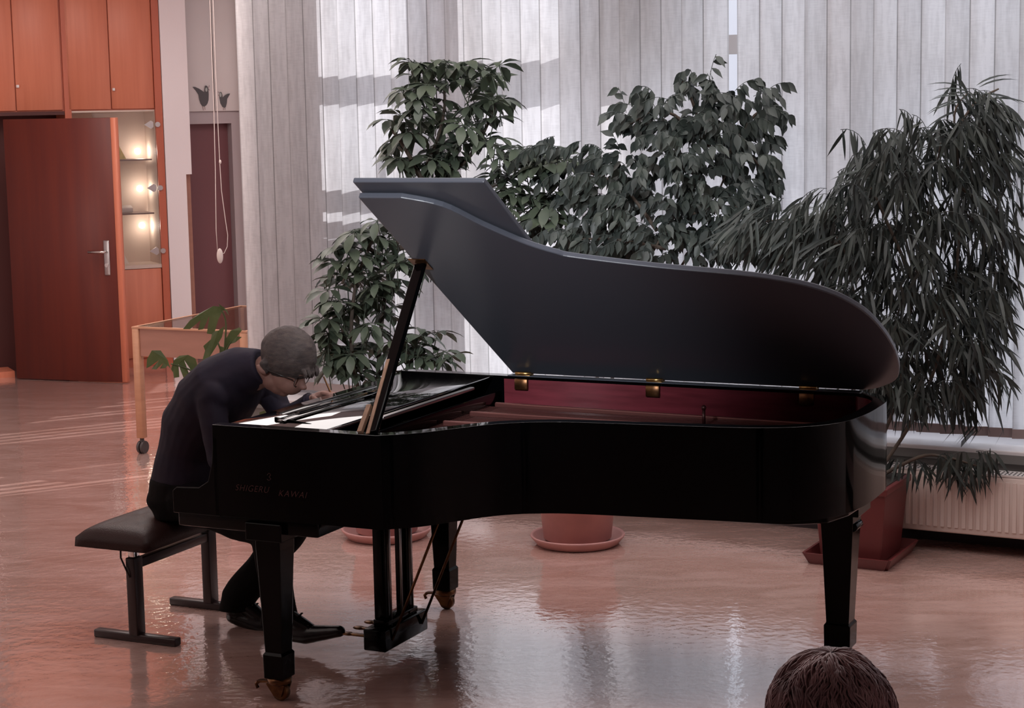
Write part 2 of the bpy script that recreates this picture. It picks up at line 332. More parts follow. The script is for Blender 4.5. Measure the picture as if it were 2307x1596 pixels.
# ------------------------------------------------------------------ vertical blinds
def blind(k0,k1,label,seed,zb,n0):
    rg=random.Random(seed); root=empty('vertical_blind',WF,(k0+k1)/2,0,label,'blind','vertical window blinds')
    org=((k0+k1)/2,0,0); pitch=.1175; w=.134; n=int(round((k1-k0)/pitch)); pitch=(k1-k0)/n
    b=B(org); bw=B(org)
    for i in range(n):
        kc=k0+(i+.5)*pitch; a=R(13+rg.uniform(-9,9)); c,s_=math.cos(a),math.sin(a); wz=0
        off=.004*(i%2)
        pts=[]; m=7
        for z in (zb+.045,1.2,2.0,2.7,3.27):
            for j in range(m):
                t=((-.5,-.455,-.25,0,.25,.44,.5)[j])*w; bow=.004*math.cos(math.pi*t/w)+wz*math.sin(z*2)
                pts.append((kc+t*c-bow*s_,off+t*s_+bow*c,z))
        tone=rg.choice((0,0,1,2))
        for jj in range(m-1):
            b.mi=(3 if i%3 else 4) if jj==0 else (4 if jj==m-2 and i%2 else tone)
            sub=[]
            for q in range(5): sub+=[pts[q*m+jj],pts[q*m+jj+1]]
            b.quads(sub,[(2*q,2*q+1,2*q+3,2*q+2) for q in range(4)],True)
        b.mi=0
        P=[(kc-w/2*c,off-w/2*s_-.003,zb),(kc+w/2*c,off+w/2*s_-.003,zb),(kc+w/2*c,off+w/2*s_+.003,zb),(kc-w/2*c,off-w/2*s_+.003,zb)]
        bw.prism(P,(0,0,.046))
    b.mk('slats',[M['slat'],M['slat2'],M['slat3'],M['overlap'],M['overlap2']],root,norm=False); bw.mk('bottom_weights',M['weight'],root)
    hb=B(org); hb.box((k0,-.02,3.27),(k1,.04,3.32)); hb.mk('headrail',M['frame_w'],root)
    return root
SL=WF.px(1636,60)[0]; SR=WF.px(1665,60)[0]
blind(-4.27,SL,'long woven vertical blind left of the bright slit, partly sunlit',3,.535,0)
blind(SR,2.9,'shaded woven vertical blind right of the bright slit above the radiator',4,.535,0)

# radiator under the right blind
rk0=-.50; rk1=1.9
root=empty('radiator',WF,(rk0+rk1)/2,-.22,'low cream panel radiator under the window sill at right','radiator')
org=((rk0+rk1)/2,-.22,0)
b=B(org)
b.bbox((rk0,-.28,.10),(rk1,-.245,.395),.008)
n=int((rk1-rk0)/.035)
for i in range(n):
    k=rk0+.03+i*(rk1-rk0-.06)/n; b.box((k,-.286,.13),(k+.018,-.279,.37))
b.mk('panel',M['radiator'],root)
b=B(org); b.box((rk0,-.28,.395),(rk1,-.17,.405)); b.mi=1
for i in range(int((rk1-rk0)/.02)):
    k=rk0+.01+i*.02
    for q in range(3): b.box((k,-.27+q*.03,.4051),(k+.008,-.25+q*.03,.4058))
b.mk('top_grille',[M['radtop'],M['radslot']],root)
for q in (.05,1.4,rk1-rk0-.09):
    b=B(org); b.box((rk0+q,-.24,.0),(rk0+q+.04,-.2,.12)); b.mk('bracket',M['dark'],root)
b=B(org); b.box((rk0+.02,-.245,.11),(rk1-.02,-.15,.39)); b.mk('back_panel',M['radtop'],root)
b=B(); b.box((WL,-.045,0),(3.3,-.031,.13)); b.mk('baseboard_window',M['dark'],frame=WF,kind='structure')

# ================================================================== FAR LEFT: cabinet wall
def cp(x,y,off=0): p=CF.px(x,y,off); return p.x,p.z
k0=cp(-60,100)[0]; k1=cp(357,60)[0]
zc=cp(180,250)[1]                                        # lower edge of upper doors
seams=[cp(x,60)[0] for x in (27,138,243,338)]
sb=[cp(x,60)[0] for x in (-60,26,28.5,135,)]
t=empty('wall_cabinet',CF,k0,0,'orange veneer overhead cupboard above the open red-brown door','cabinet')
org=(k0,0,0)
b=B(org); b.box((k0,.02,zc),(seams[1]-.005,.5,3.5)); b.mk('carcass',M['orange_d'],t)
for a,c,kn in ((k0,seams[0]-.004,0),(seams[0]+.004,seams[1]-.02,1)):
    b=B(org); b.bbox((a,0,zc+.01),(c,.02,3.45),.003,1); d=b.mk('door',M['orange'],t)
    if kn: 
        kx,kz=cp(39,193); b=B(org); b.bbox((kx-.012,-.02,kz-.018),(kx+.012,0,kz+.006),.004); b.mk('knob',M['paper'],d); 
t=empty('tall_cabinet',CF,seams[1],0,'tall orange veneer cabinet with a lit glass display section behind the open door','cabinet')
org=(seams[1],0,0); ka=seams[1]; kd0=cp(262,560)[0]-.15; kd1=cp(346,420)[0]; zd1=cp(300,255)[1]; zd0=cp(310,598)[1]; kr=cp(357,60)[0]
kd1=cp(341,60)[0]
b=B(org)
b.box((kd1,-.01,0),(kr,.5,3.5)); b.box((ka-.005,.0,0),(ka+.05,.5,3.5)); b.box((ka,.02,zc),(kr,.5,3.5)); b.box((ka+.05,.02,0),(kd1,.5,zd0-.03)); b.box((ka+.05,.42,zd0-.03),(kd1,.5,zc))
b.mk('carcass',M['orange_d'],t)
for a,c,kn in ((ka+.03,seams[2]-.004,0),(seams[2]+.004,kd1-.004,1)):
    b=B(org); b.bbox((a,0,zc+.01),(c,.02,3.45),.003,1); d=b.mk('door',M['orange'],t)
    if kn:
        kx,kz=cp(255,200); b=B(org); b.bbox((kx-.010,-.02,kz-.018),(kx+.012,0,kz+.006),.004); b.mk('knob',M['paper'],d)
b=B(org); b.bbox((ka+.06,0,.08),(kd1-.006,.02,zd0-.035),.003,1); b.mk('lower_door',M['orange'],t)
b=B(org); b.box((ka+.05,.36,zd0-.03),(kd1,.415,zc)); b.box((kd1-.004,.02,zd0-.03),(kd1,.4,zc)); b.box((ka+.05,.02,zc-.015),(kd1,.4,zc)); b.box((ka+.05,.0,zd0-.03),(kd1,.4,zd0)); b.mk('lining',M['cream'],t)
for yy in (360,482):
    zz=cp(305,yy)[1]; b=B(org); b.box((ka+.05,.06,zz-.010),(kd1-.03,.36,zz+.002)); b.mk('shelf',M['caseglass'],t)
b=B(org); b.box((kd0,.008,zd0),(kd1-.01,.014,zc-.02)); gd=b.mk('glass_door',M['caseg'],t)
for (x,y) in ((333,281),(340,424),(347,566)):
    kx,kz=cp(x,y); b=B(org); b.lathe((kd1+.012,-.012,kz),[(.022,0),(.022,.012)],16,axis=(0,-1,0)); b.prism([(kd1-.02,-.004,kz-.02),(kd1-.02,-.004,kz+.02),(kd1-.04,-.004,kz+.035),(kd1-.10,-.004,kz),(kd1-.04,-.004,kz-.035)],(0,.01,0)); b.mk('hinge',M['steel'],t,label='steel clamp hinge')
for (x,y) in ((311,341),(316,425),(321,508)):
    kx,kz=cp(x,y,.34); b=B(org); b.lathe((kx,.358,kz),[(.03,0),(.026,.012),(.001,.015)],20,axis=(0,-1,0)); b.mk('spot_lamp',M['lampglow'],t,label='small glowing round spot')
# display items
zz=cp(305,360)[1]; kx=cp(262,350,.2)[0]
b=B((kx,.2,zz)); b.prism([(kx-.05,.2,zz+.003),(kx+.085,.2,zz+.003),(kx+.01,.28,zz+.19),(kx-.05,.28,zz+.19)],(0,.004,0)); b.mk('picture_card',M['yellow'],frame=CF,k=kx,o=.2,z=zz,label='yellow picture card leaning on the top shelf of the lit display case',cat='card')
zz=cp(305,482)[1]; kx=cp(280,476,.15)[0]
b=B((kx,.15,zz)); b.bbox((kx-.07,.12,zz+.014),(kx+.07,.20,zz+.058),.006,rot=Matrix.Rotation(.25,3,'X')); b.mk('name_card',M['paper'],frame=CF,k=kx,o=.15,z=zz,label='white folded card on the middle shelf of the lit display case',cat='card')
kx=cp(278,590,.2)[0]; b=B((kx,.2,zd0)); b.prism([(kx-.04,.2,zd0+.001),(kx+.05,.2,zd0+.001),(kx+.01,.24,zd0+.10),(kx-.04,.24,zd0+.10)],(0,.004,0)); b.mk('standing_card',M['paper'],frame=CF,k=kx,o=.2,z=zd0,label='small white card standing at the bottom of the lit display case',cat='card')
# door recess behind the open leaf
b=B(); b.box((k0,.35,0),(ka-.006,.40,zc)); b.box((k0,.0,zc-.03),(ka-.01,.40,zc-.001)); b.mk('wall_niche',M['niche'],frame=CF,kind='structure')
b=B(); b.box((k0,.0,0),(cp(20,850)[0]+.05,.30,.05)); b.mk('trim_20',M['orange'],frame=CF,kind='structure')
# open door leaf
DF=Frame(atz(38,855,0),math.degrees(math.atan2(14.968-15.313,-3.125+4.104)))
dw=(atz(287,864,0)-atz(38,855,0)).length; dh=DF.px(258,265)[2]
t=empty('door_1',DF,kind='structure')
b=B(); b.bbox((.0,0,.008),(dw-.045,.045,dh),.003,1); b.mk('door_leaf',M['door_red'],t)
b=B(); b.bbox((dw-.045,-.002,.008),(dw,.047,dh),.003,1); b.mk('door_edge',M['orange'],t)
kh=DF.px(255,570); b=B(); b.bbox((dw-.155,-.012,kh[2]-.18),(dw-.105,-.002,kh[2]+.10),.006); pl=b.mk('door_handle',M['steel'],t)
b=B(); b.tube([(dw-.13,-.01,kh[2]+.01),(dw-.13,-.055,kh[2]+.01),(dw-.15,-.06,kh[2]+.01),(dw-.27,-.058,kh[2]+.008)],.011,10); b.lathe((dw-.13,-.012,kh[2]-.10),[(.016,0),(.016,.008)],16,axis=(0,-1,0)); b.mk('lever',M['chrome'],pl)
# white column and white cupboards
ka=cp(357,60)[0]; kb=cp(417,60)[0]; zst=cp(415,393)[1]; kc2=cp(404,60)[0]
b=B(); b.box((ka+.005,-.02,0),(kc2,.5,3.6)); b.box((kc2,-.02,zst),(kb,.5,3.6)); b.mk('wall_column',M['white_wall'],frame=CF,kind='structure')
kw0=cp(417,60,.3)[0]; kw1=cp(536,60,.3)[0]; kws=cp(477,60,.3)[0]; zu=cp(470,251,.3)[1]; zf=cp(470,279,.3)[1]
t=empty('wall_cupboard',CF,kw0,.3,'white two-door wall cupboard with grey bird cutouts','cupboard'); org=(kw0,.3,0)
b=B(org); b.box((kw0-.05,.33,zu),(kw1,.6,3.6)); b.mk('carcass',M['white_cup'],t)
b=B(org); b.bbox((kw0-.05,.30,zu),(kws-.004,.328,3.5),.003,1); b.mk('door',M['white_cup'],t)
b=B(org); b.bbox((kws+.004,.30,zu),(kw1,.328,3.5),.003,1); b.mk('door',M['white_cup'],t)
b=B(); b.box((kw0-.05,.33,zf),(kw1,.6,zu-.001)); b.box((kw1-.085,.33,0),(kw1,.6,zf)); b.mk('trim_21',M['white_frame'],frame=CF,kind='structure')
b=B(); b.box((kw0-.05,.45,0),(kw1-.086,.50,zf-.002)); b.mk('door_2',M['maroon'],frame=CF,kind='structure')
kq=cp(414,600,.2)[0]; b=B(); b.box((kc2+.002,.05,0),(kc2+.055,.12,zst-.002)); b.mk('trim_22',M['tableapron'],frame=CF,kind='structure')
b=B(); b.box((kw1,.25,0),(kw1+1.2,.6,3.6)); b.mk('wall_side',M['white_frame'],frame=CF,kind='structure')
def bird(pts,eye,legs,label,flip):
    P=[CF.px(400+x/11.4,160+y/11.4,.296) for x,y in pts]; c=P[0]
    b=B(c); b.prism([(p.x,.2925,p.z) for p in P],(0,.004,0)); o=b.mk('bird_cutout',M['birdgrey'],frame=CF,k=c.x,o=c.y,z=c.z,label=label,cat='decoration',group='grey bird cutouts on the white cupboard')
    e=CF.px(400+eye[0]/11.4,160+eye[1]/11.4,.29); b=B(c); b.ell((e.x,.2915,e.z),(.010,.002,.019)); b.mk('eye_patch',M['birdlight'],o)
    for l in legs:
        b=B(c); q=[CF.px(400+x/11.4,160+y/11.4,.294) for x,y in l]; b.tube([(p.x,.294,p.z) for p in q],.0022,6); b.mk('leg',M['birdline'],o)
bird([(385,410),(450,412),(540,450),(620,500),(682,548),(690,470),(700,390),(730,372),(765,395),(790,470),(798,600),(795,740),(770,830),(730,890),(680,912),(635,905),(590,840),(555,740),(535,610),(470,510)],(742,480),[[(650,912),(665,1010)],[(700,905),(708,1000)],[(795,440),(820,370)],[(795,460),(825,500)]],'larger grey bird cutout on the left white cupboard door',0)
bird([(1350,580),(1290,585),(1220,620),(1155,680),(1148,610),(1130,555),(1105,540),(1078,560),(1070,620),(1075,700),(1100,830),(1150,920),(1200,948),(1235,930),(1262,830),(1270,720),(1310,650)],(1105,615),[[(1180,945),(1175,1000)],[(1215,940),(1220,995)],[(1070,560),(1040,530)],[(1068,610),(1050,635)]],'smaller grey bird cutout on the right white cupboard door',1)
# blind control cord hanging from the ceiling rail with its weight
CD=Frame(aty(480,300,12.2)*1.0,0); CDo=CD.o.copy(); CD.o.z=0
root=bpy.data.objects.new('pull_cord',None); col.objects.link(root); root.location=(CD.o.x,CD.o.y,0); setp(root,'white looped pull cord with an oval weight hanging before the white cupboards','cord')
A=lambda x,y: aty(x,y,12.2)
org=(CD.o.x,CD.o.y,0)
b=B(org)
b.tube([A(470,-180),A(473,0),A(477,120),A(482,250),A(485,380),A(487,520),A(490,565)],.0028,6)
b.tube([A(476,-180),A(480,0),A(485,140),A(491,280),A(495,365),A(499,430),A(507,490),A(513,530),A(512,556),A(505,571),A(497,573)],.0026,6)
b.ell(A(496,365),(.008,.008,.014),sub=2)
b.mk('cord_loop',M['cord'],root)
b=B(org); b.ell(A(495.5,577),(.021,.012,.05)); b.mk('weight',M['cord'],root)
b=B(org); b.box(A(466,-182)-V((.03,.02,0)),A(480,-182)+V((.03,.02,.02))); b.mk('cord_clip',M['steel'],root)

# ------------------------------------------------------------------ showcase table on castors
TF=Frame(atz(296,738,.82)-V((0,0,.82)),-24.5); TW=.86; TD=1.28
t=empty('showcase_table',TF,0,0,'light beech glass-topped showcase table on castors behind the pianist','table')
zt=.825
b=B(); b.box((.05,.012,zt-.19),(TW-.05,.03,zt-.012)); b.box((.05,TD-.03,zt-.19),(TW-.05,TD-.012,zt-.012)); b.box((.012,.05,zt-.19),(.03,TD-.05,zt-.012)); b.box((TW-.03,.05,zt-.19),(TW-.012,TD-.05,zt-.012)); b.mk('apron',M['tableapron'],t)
b=B(); b.box((.0,0,zt-.012),(TW,.02,zt)); b.box((0,TD-.02,zt-.012),(TW,TD,zt)); b.box((0,.02,zt-.012),(.02,TD-.02,zt)); b.box((TW-.02,.02,zt-.012),(TW,TD-.02,zt)); b.mk('top_frame',M['tablewood'],t)
b=B(); b.box((.02,.02,zt-.008),(TW-.02,TD-.02,zt-.002)); b.mk('glass_top',M['tglass'],t)
for x in (0,TW-.05):
    for y in (0,TD-.05):
        b=B(); b.bbox((x,y,.10),(x+.05,y+.05,zt-.0125),.003,1); lg=b.mk('leg',M['tablewood'],t)
        b=B(); cx,cy=x+.025,y+.025; b.lathe((cx-.02,cy,.04),[(.04,0),(.042,.004),(.042,.014),(.04,.018)],20,axis=(1,0,0)); b.lathe((cx+.006,cy,.04),[(.04,0),(.042,.004),(.042,.014),(.04,.018)],20,axis=(1,0,0)); b.tube([(cx,cy,.04),(cx,cy,.1)],.014,8); b.mk('castor',M['rubber'],lg)

# ================================================================== PLANTS
def leaf(b,base,d,nrm,L_,w,droop,segs=4,shape=(0,.75,1,.7,0),fold=.25):
    d=V(d).normalized(); side=d.cross(V(nrm)); side=side.normalized() if side.length>1e-5 else V((1,0,0)); 
    p=V(base); dd=d.copy(); vs=[]; st=L_/segs
    for i in range(segs+1):
        n_=side.cross(dd).normalized(); ww=w*.5*shape[i] if len(shape)>i else 0
        if ww<1e-5: vs.append([p.copy()])
        else: vs.append([p-side*ww+n_*ww*fold,p.copy(),p+side*ww+n_*ww*fold])
        dd=(dd+V((0,0,-droop/segs))).normalized(); p=p+dd*st
    idx=[]
    for row in vs: idx.append([b.bm.verts.new(q-b.o) for q in row])
    for a,c in zip(idx,idx[1:]):
        if len(a)==1 and len(c)==3: F=[(a[0],c[1],c[0]),(a[0],c[2],c[1])]
        elif len(a)==3 and len(c)==1: F=[(a[0],a[1],c[0]),(a[1],a[2],c[0])]
        elif len(a)==3: F=[(a[0],a[1],c[1],c[0]),(a[1],a[2],c[2],c[1])]
        else: F=[]
        for f in F: q=b.bm.faces.new(f); q.smooth=True
def clampw(b):
    # keep leaves and twigs in front of the blinds and the sill
    for v in b.bm.verts:
        p=WF.loc(v.co+b.o); lim=-.30 if p.z<.56 else -.07
        if p.y>lim: p.y=lim-.02*((p.x*7)%1); v.co=WF.w(p.x,p.y,p.z)-b.o
def pot_round(name,c,r,h,rs,mt,root,org):
    b=B(org); b.lathe(c,[(r*.80,.03),(r*.83,.035),(r*.97,h-.045),(r*1.03,h-.045),(r*1.03,h),(r*.93,h),(r*.92,h-.04),(.001,h-.045)],48); b.mk('pot',mt,root)
    b=B(org); b.lathe(c,[(rs*.80,0),(rs*.86,.004),(rs*.97,.035),(rs,.045),(rs*.985,.052),(rs*.93,.045),(rs*.82,.012),(.001,.012)],48); b.mk('saucer',mt,root)
    b=B(org); b.lathe(c,[(r*.90,h-.06),(r*.90,h-.035),(.001,h-.028)],32); b.mk('soil',M['soil'],root)
def droot(name,P,label,cat,group=None):
    e=bpy.data.objects.new(name,None); col.objects.link(e); e.location=(P.x,P.y,0); return setp(e,label,cat,group)

# --- umbrella plant (schefflera)
P1=V((-.66,9.38,0)); rt1=droot('umbrella_plant',P1,'tall umbrella plant with palmate leaves rising behind the raised lid','plant','potted plants along the window')
pot_round('pot',P1,.19,.30,.235,M['terra'],rt1,P1)
rg=random.Random(11)
def branch(b,pts,r0,r1):
    c=catmull(pts,5); n=len(c); b.tube(c,[r0+(r1-r0)*i/(n-1) for i in range(n)],7); return c
bb=B(P1); Y1=9.38
def q1(x,y,dy=0): return aty(x,y,Y1+dy)
tr=[[P1+V((0,0,.26)),q1(850,900),q1(880,600,.05),q1(990,300),q1(1000,190)],
    [P1+V((.05,0,.26)),q1(800,850,-.1),q1(800,650,-.1),q1(850,520,-.1)],
    [P1+V((-.05,.04,.26)),q1(890,1000,.1),q1(930,800,.1),q1(950,760,.1)],
    [q1(960,430),q1(1060,350,.05),q1(1120,230,.1)],[q1(930,480,.05),q1(1060,440,.1),q1(1190,390,.15),q1(1250,420,.15)],[q1(880,600,.05),q1(820,560,-.05),q1(770,640,-.1)],[q1(960,420),q1(910,330,-.1),q1(880,290,-.1)],
    [q1(900,560),q1(1080,520,.1),q1(1200,500,.1)]]
for p in tr: branch(bb,p,.014,.006)
fol=B(P1)
def whorl(b,c,n,L_,tilt,rg):
    ph=rg.uniform(0,6.28); ax=V((rg.uniform(-.5,.5),rg.uniform(-.5,.5),1)).normalized(); x=ax.orthogonal().normalized(); y=ax.cross(x)
    b.tube([c,c-ax*.03+V((rg.uniform(-.05,.05),rg.uniform(-.05,.05),-.10))],[.003,.003],5)
    for i in range(n):
        a=ph+2*math.pi*i/n+rg.uniform(-.12,.12); d=(x*math.cos(a)+y*math.sin(a)+ax*tilt).normalized(); l=L_*rg.uniform(.8,1.1)
        st=c+d*.025
        b.tube([c,st],[.002,.002],4,False)
        leaf(b,st,d,ax,l,l*.42,rg.uniform(.6,1.3),4,(.10,.72,1,.72,0),.2)
blobsA=[(1000,180,80,42,12),(1095,175,42,38,5),(945,180,50,40,4),(930,260,60,60,9),(1030,270,90,70,15),(1110,290,45,60,6),(900,300,42,35,4),(940,375,85,60,13),(1060,370,95,55,13),(890,385,30,25,3),
  (1170,370,45,35,5),(1210,430,75,65,12),(1260,420,50,60,6),(1230,500,50,55,7),(1180,480,60,60,8),(1300,380,40,35,4),
  (840,520,45,40,5),(800,590,50,55,8),(860,620,70,60,9),(780,670,48,50,7),(850,700,65,60,9),(770,750,42,40,6),(840,790,60,60,9),(760,830,50,35,6),(830,860,50,40,5),(890,560,50,50,5),
  (930,470,50,50,6),(1000,520,55,50,7),(940,580,45,45,5),(1060,480,50,45,6),(945,790,50,45,8),(975,820,45,35,7),(920,860,50,30,4),(880,900,50,30,4),(960,905,45,25,4),(760,800,40,40,4),(930,640,35,25,3)]
for cx,cy,rx,ry,n in blobsA:
    for i in range(n):
        a=rg.uniform(0,6.28); r=math.sqrt(rg.random()); dy=rg.uniform(-.18,.18)
        whorl(fol,q1(cx+rx*r*math.cos(a),cy-12+ry*r*math.sin(a),dy),rg.choice((6,7,7,8)),rg.uniform(.10,.14),rg.uniform(-.15,.35),rg)
bb.mk('stems',M['bark'],rt1); fol.mk('foliage',M['leafA'],rt1,norm=False)

# --- weeping fig
P2=V((.312,9.15,0)); rt2_=droot('weeping_fig',P2,'weeping fig with small pointed leaves in a round terracotta pot behind the piano','plant','potted plants along the window')
pot_round('pot',P2,.205,.34,.238,M['terra'],rt2_,P2)
Y2=9.2
def q2(x,y,dy=0): return aty(x,y,Y2+dy)
rg=random.Random(21); bb=B(P2)
for p in [[P2+V((0,0,.3)),q2(1330,900),q2(1430,640),q2(1560,420),q2(1600,300)],[P2+V((.03,.02,.3)),q2(1400,800,.1),q2(1560,560,.1),q2(1660,330,.1)],
    [q2(1480,520),q2(1400,420,.1),q2(1290,380,.1)],[q2(1600,330),q2(1500,250),q2(1420,280)],[q2(1590,330),q2(1560,230),q2(1535,180)],[q2(1640,350,.1),q2(1700,260,.1),q2(1735,250,.1)],[q2(1600,400),q2(1680,350),q2(1720,390)],[q2(1500,560),q2(1380,540,-.1),q2(1280,540,-.1)],[q2(1560,480),q2(1670,470,.1),q2(1690,560,.1)]]: branch(bb,p,.011,.004)
fol=B(P2)
def twig(b,st,d,L_,n,rg,ll,ww,shape,droopk):
    pts=[st]; dd=V(d).normalized(); p=st.copy()
    for i in range(5): dd=(dd+V((0,0,-.22))).normalized(); p=p+dd*L_/5; pts.append(p.copy())
    b.tube(pts,.0018,4,False)
    for i in range(n):
        t=(i+.6)/n*5; j=min(4,int(t)); q=pts[j].lerp(pts[j+1],t-j); sd=1 if i%2 else -1
        ld=(dd+dd.orthogonal().normalized()*0+V((rg.uniform(-.8,.8)+sd*.4,rg.uniform(-.8,.8),rg.uniform(-1.3,-.3)))).normalized()
        nn=V((rg.uniform(-1,1),-.9,rg.uniform(-.3,.9)))
        l=ll*rg.uniform(.8,1.15); leaf(b,q,ld,nn,l,ww*rg.uniform(.85,1.15),rg.uniform(.3,.9)*droopk,len(shape)-1,shape,.25)
    return pts
fig=(.05,.75,1,.8,.35,0)
blobsB=[(1545,195,22,25,3),(1600,215,45,25,6),(1480,240,40,22,5),(1655,235,28,22,3),(1710,240,22,22,3),(1735,265,12,12,1),(1440,280,35,22,5),(1530,290,70,45,16),(1620,290,65,45,14),(1700,300,35,30,4),(1490,320,35,25,4),(1400,355,8,8,1),
 (1560,345,80,30,10),(1650,360,60,35,9),(1710,390,28,25,3),(1270,345,45,28,5),(1340,365,35,18,4),(1230,360,35,22,4),(1300,420,55,40,8),(1390,400,25,30,3),(1430,420,55,45,9),(1520,400,70,40,12),(1600,440,75,50,15),(1690,440,35,40,4),
 (1350,480,60,50,10),(1450,490,80,50,17),(1560,500,90,50,20),(1660,490,50,50,7),(1290,545,50,28,6),(1380,560,70,35,13),(1480,560,80,35,17),(1580,570,70,30,13),(1680,540,35,35,4),(1640,590,50,20,5),(1230,520,35,35,3)]
for cx,cy,rx,ry,n in blobsB:
    for i in range(int(n*1.5+.5)):
        a=rg.uniform(0,6.28); r=math.sqrt(rg.random()); st=q2(cx+rx*r*math.cos(a),cy-14+ry*r*math.sin(a),rg.uniform(-.22,.2))
        out=V(((cx-1530)/230+rg.uniform(-.6,.6),rg.uniform(-.7,.7),rg.uniform(.1,.8)))
        twig(fol,st,out,rg.uniform(.09,.15),rg.randint(5,8),rg,.078,.036,fig,1)
clampw(fol); clampw(bb); bb.mk('stems',M['bark'],rt2_); fol.mk('foliage',M['leafB'],rt2_,norm=False)

# --- narrow-leaf fig in a square planter
P3=V((1.66,8.755,0)); rt3=droot('narrow_leaf_fig',P3,'large drooping narrow-leaf fig in a square dark red planter at right','plant','potted plants along the window')
PL=Frame(P3,-28); org=P3
def sq(b,hx,hy,z0,z1,hx2,hy2):
    vs=[PL.w(a*hx,c*hy,z0) for a,c in ((-1,-1),(1,-1),(1,1),(-1,1))]+[PL.w(a*hx2,c*hy2,z1) for a,c in ((-1,-1),(1,-1),(1,1),(-1,1))]
    b.quads(vs,[(3,2,1,0),(4,5,6,7),(0,1,5,4),(1,2,6,5),(2,3,7,6),(3,0,4,7)],False)
b=B(org); sq(b,.145,.165,.012,.36,.175,.195); sq(b,.185,.205,.35,.385,.187,.207); o=b.mk('pot',M['terrad'],rt3); bevel(o,.006)
b=B(org); sq(b,.175,.20,0,.012,.18,.205); 
for a in ((-1,0),(1,0),(0,-1),(0,1)):
    hx,hy=(.205,.23)
    if a[0]: p=[PL.w(a[0]*.18,-.205,.0),PL.w(a[0]*.18,.205,.0),PL.w(a[0]*hx,hy,.055),PL.w(a[0]*hx,-hy,.055)]; b.prism(p,PL.u*(.012*a[0]))
    else: p=[PL.w(-.18,a[1]*.205,.0),PL.w(.18,a[1]*.205,.0),PL.w(hx,a[1]*hy,.055),PL.w(-hx,a[1]*hy,.055)]; b.prism(p,PL.v*(.012*a[1]))
b.mk('saucer',M['terrad'],rt3)
b=B(org); sq(b,.165,.185,.36,.388,.165,.185); b.mk('soil',M['soil'],rt3)
rg=random.Random(31); bb=B(P3); Y3=8.8
def q3(x,y,dy=0): return aty(x,y,Y3+dy)
for p in [[P3+V((0,0,.38)),q3(2020,900),q3(2060,640),q3(2100,430),q3(2120,320)],[P3+V((-.04,.03,.38)),q3(1960,900,.1),q3(1930,700,.1),q3(1900,560,.1),q3(1850,500,.1)],[P3+V((.05,-.02,.38)),q3(2080,900),q3(2150,650),q3(2160,400),q3(2150,260),q3(2180,210)],
   [q3(2060,640),q3(1980,460),q3(1960,420)],[q3(1900,560,.1),q3(1800,500,.1),q3(1720,500,.1)],[q3(2150,300),q3(2200,230),q3(2250,200)],[q3(2160,420),q3(2220,480),q3(2230,620)],
   [P3+V((.05,-.02,.38)),q3(2070,1030,-.1),q3(2130,1030,-.1),q3(2200,1050,-.1)],[q3(2130,1030,-.1),q3(2160,1060,-.1)]]: branch(bb,p,.010,.004)
fol=B(P3)
nar=(.15,.8,1,.85,.5,0)
def strand(b,st,out,rg,n,L_,ll=.165):
    pts=[st]; p=st.copy(); dd=V(out).normalized()
    for i in range(5): dd=(dd+V((0,0,-.30))).normalized(); p=p+dd*L_/5; pts.append(p.copy())
    b.tube(pts,.0018,4,False)
    for i in range(n):
        t=(i+.5)/n*5; j=min(4,int(t)); q=pts[j].lerp(pts[j+1],t-j)
        ld=V((out[0]*.35+rg.gauss(0,.33),rg.gauss(0,.3),-1+rg.uniform(-.1,.75))); nn=V((rg.uniform(-1,1),-.8,rg.uniform(0,.8)))
        leaf(b,q,ld,nn,ll*rg.uniform(.75,1.15),.0155*rg.uniform(.8,1.2),rg.uniform(.2,.9),5,nar,.15)
blobsC=[(2170,260,35,25,5),(2215,300,35,40,7),(2150,330,40,35,6),(2240,380,30,50,6),(2090,340,45,25,5),(2040,370,90,35,11),(2110,420,85,60,17),(1990,430,70,45,10),(2190,330,35,60,6),(2200,450,60,70,10),(1930,480,70,45,10),(1860,520,60,35,9),(1740,510,50,28,8),(1790,560,70,35,11),
 (2050,520,110,60,26),(2170,560,80,60,18),(1940,570,90,50,18),(1860,600,80,40,14),(2080,640,120,60,30),(2200,660,50,60,10),(1960,670,80,50,15),(2070,750,120,55,28),(2180,760,50,50,9),(2000,800,60,50,9),(2100,840,100,40,15),(2180,860,40,40,5),
 (2120,910,60,30,8),(2040,900,60,40,6),(1700,540,30,35,4),(1990,880,40,50,9),(2030,940,55,40,9),(2110,930,60,40,8),(1975,760,40,50,7),(2170,800,60,60,8)]
for cx,cy,rx,ry,n in blobsC:
    for i in range(int(n*1.35+.5)):
        a=rg.uniform(0,6.28); r=math.sqrt(rg.random()); x=cx+rx*r*math.cos(a); st=q3(x,cy-45+ry*r*math.sin(a),rg.uniform(-.22,.25))
        strand(fol,st,V(((x-2050)/170+rg.gauss(0,.35),rg.uniform(-.6,.6),.5)),rg,rg.randint(6,9),rg.uniform(.10,.18))
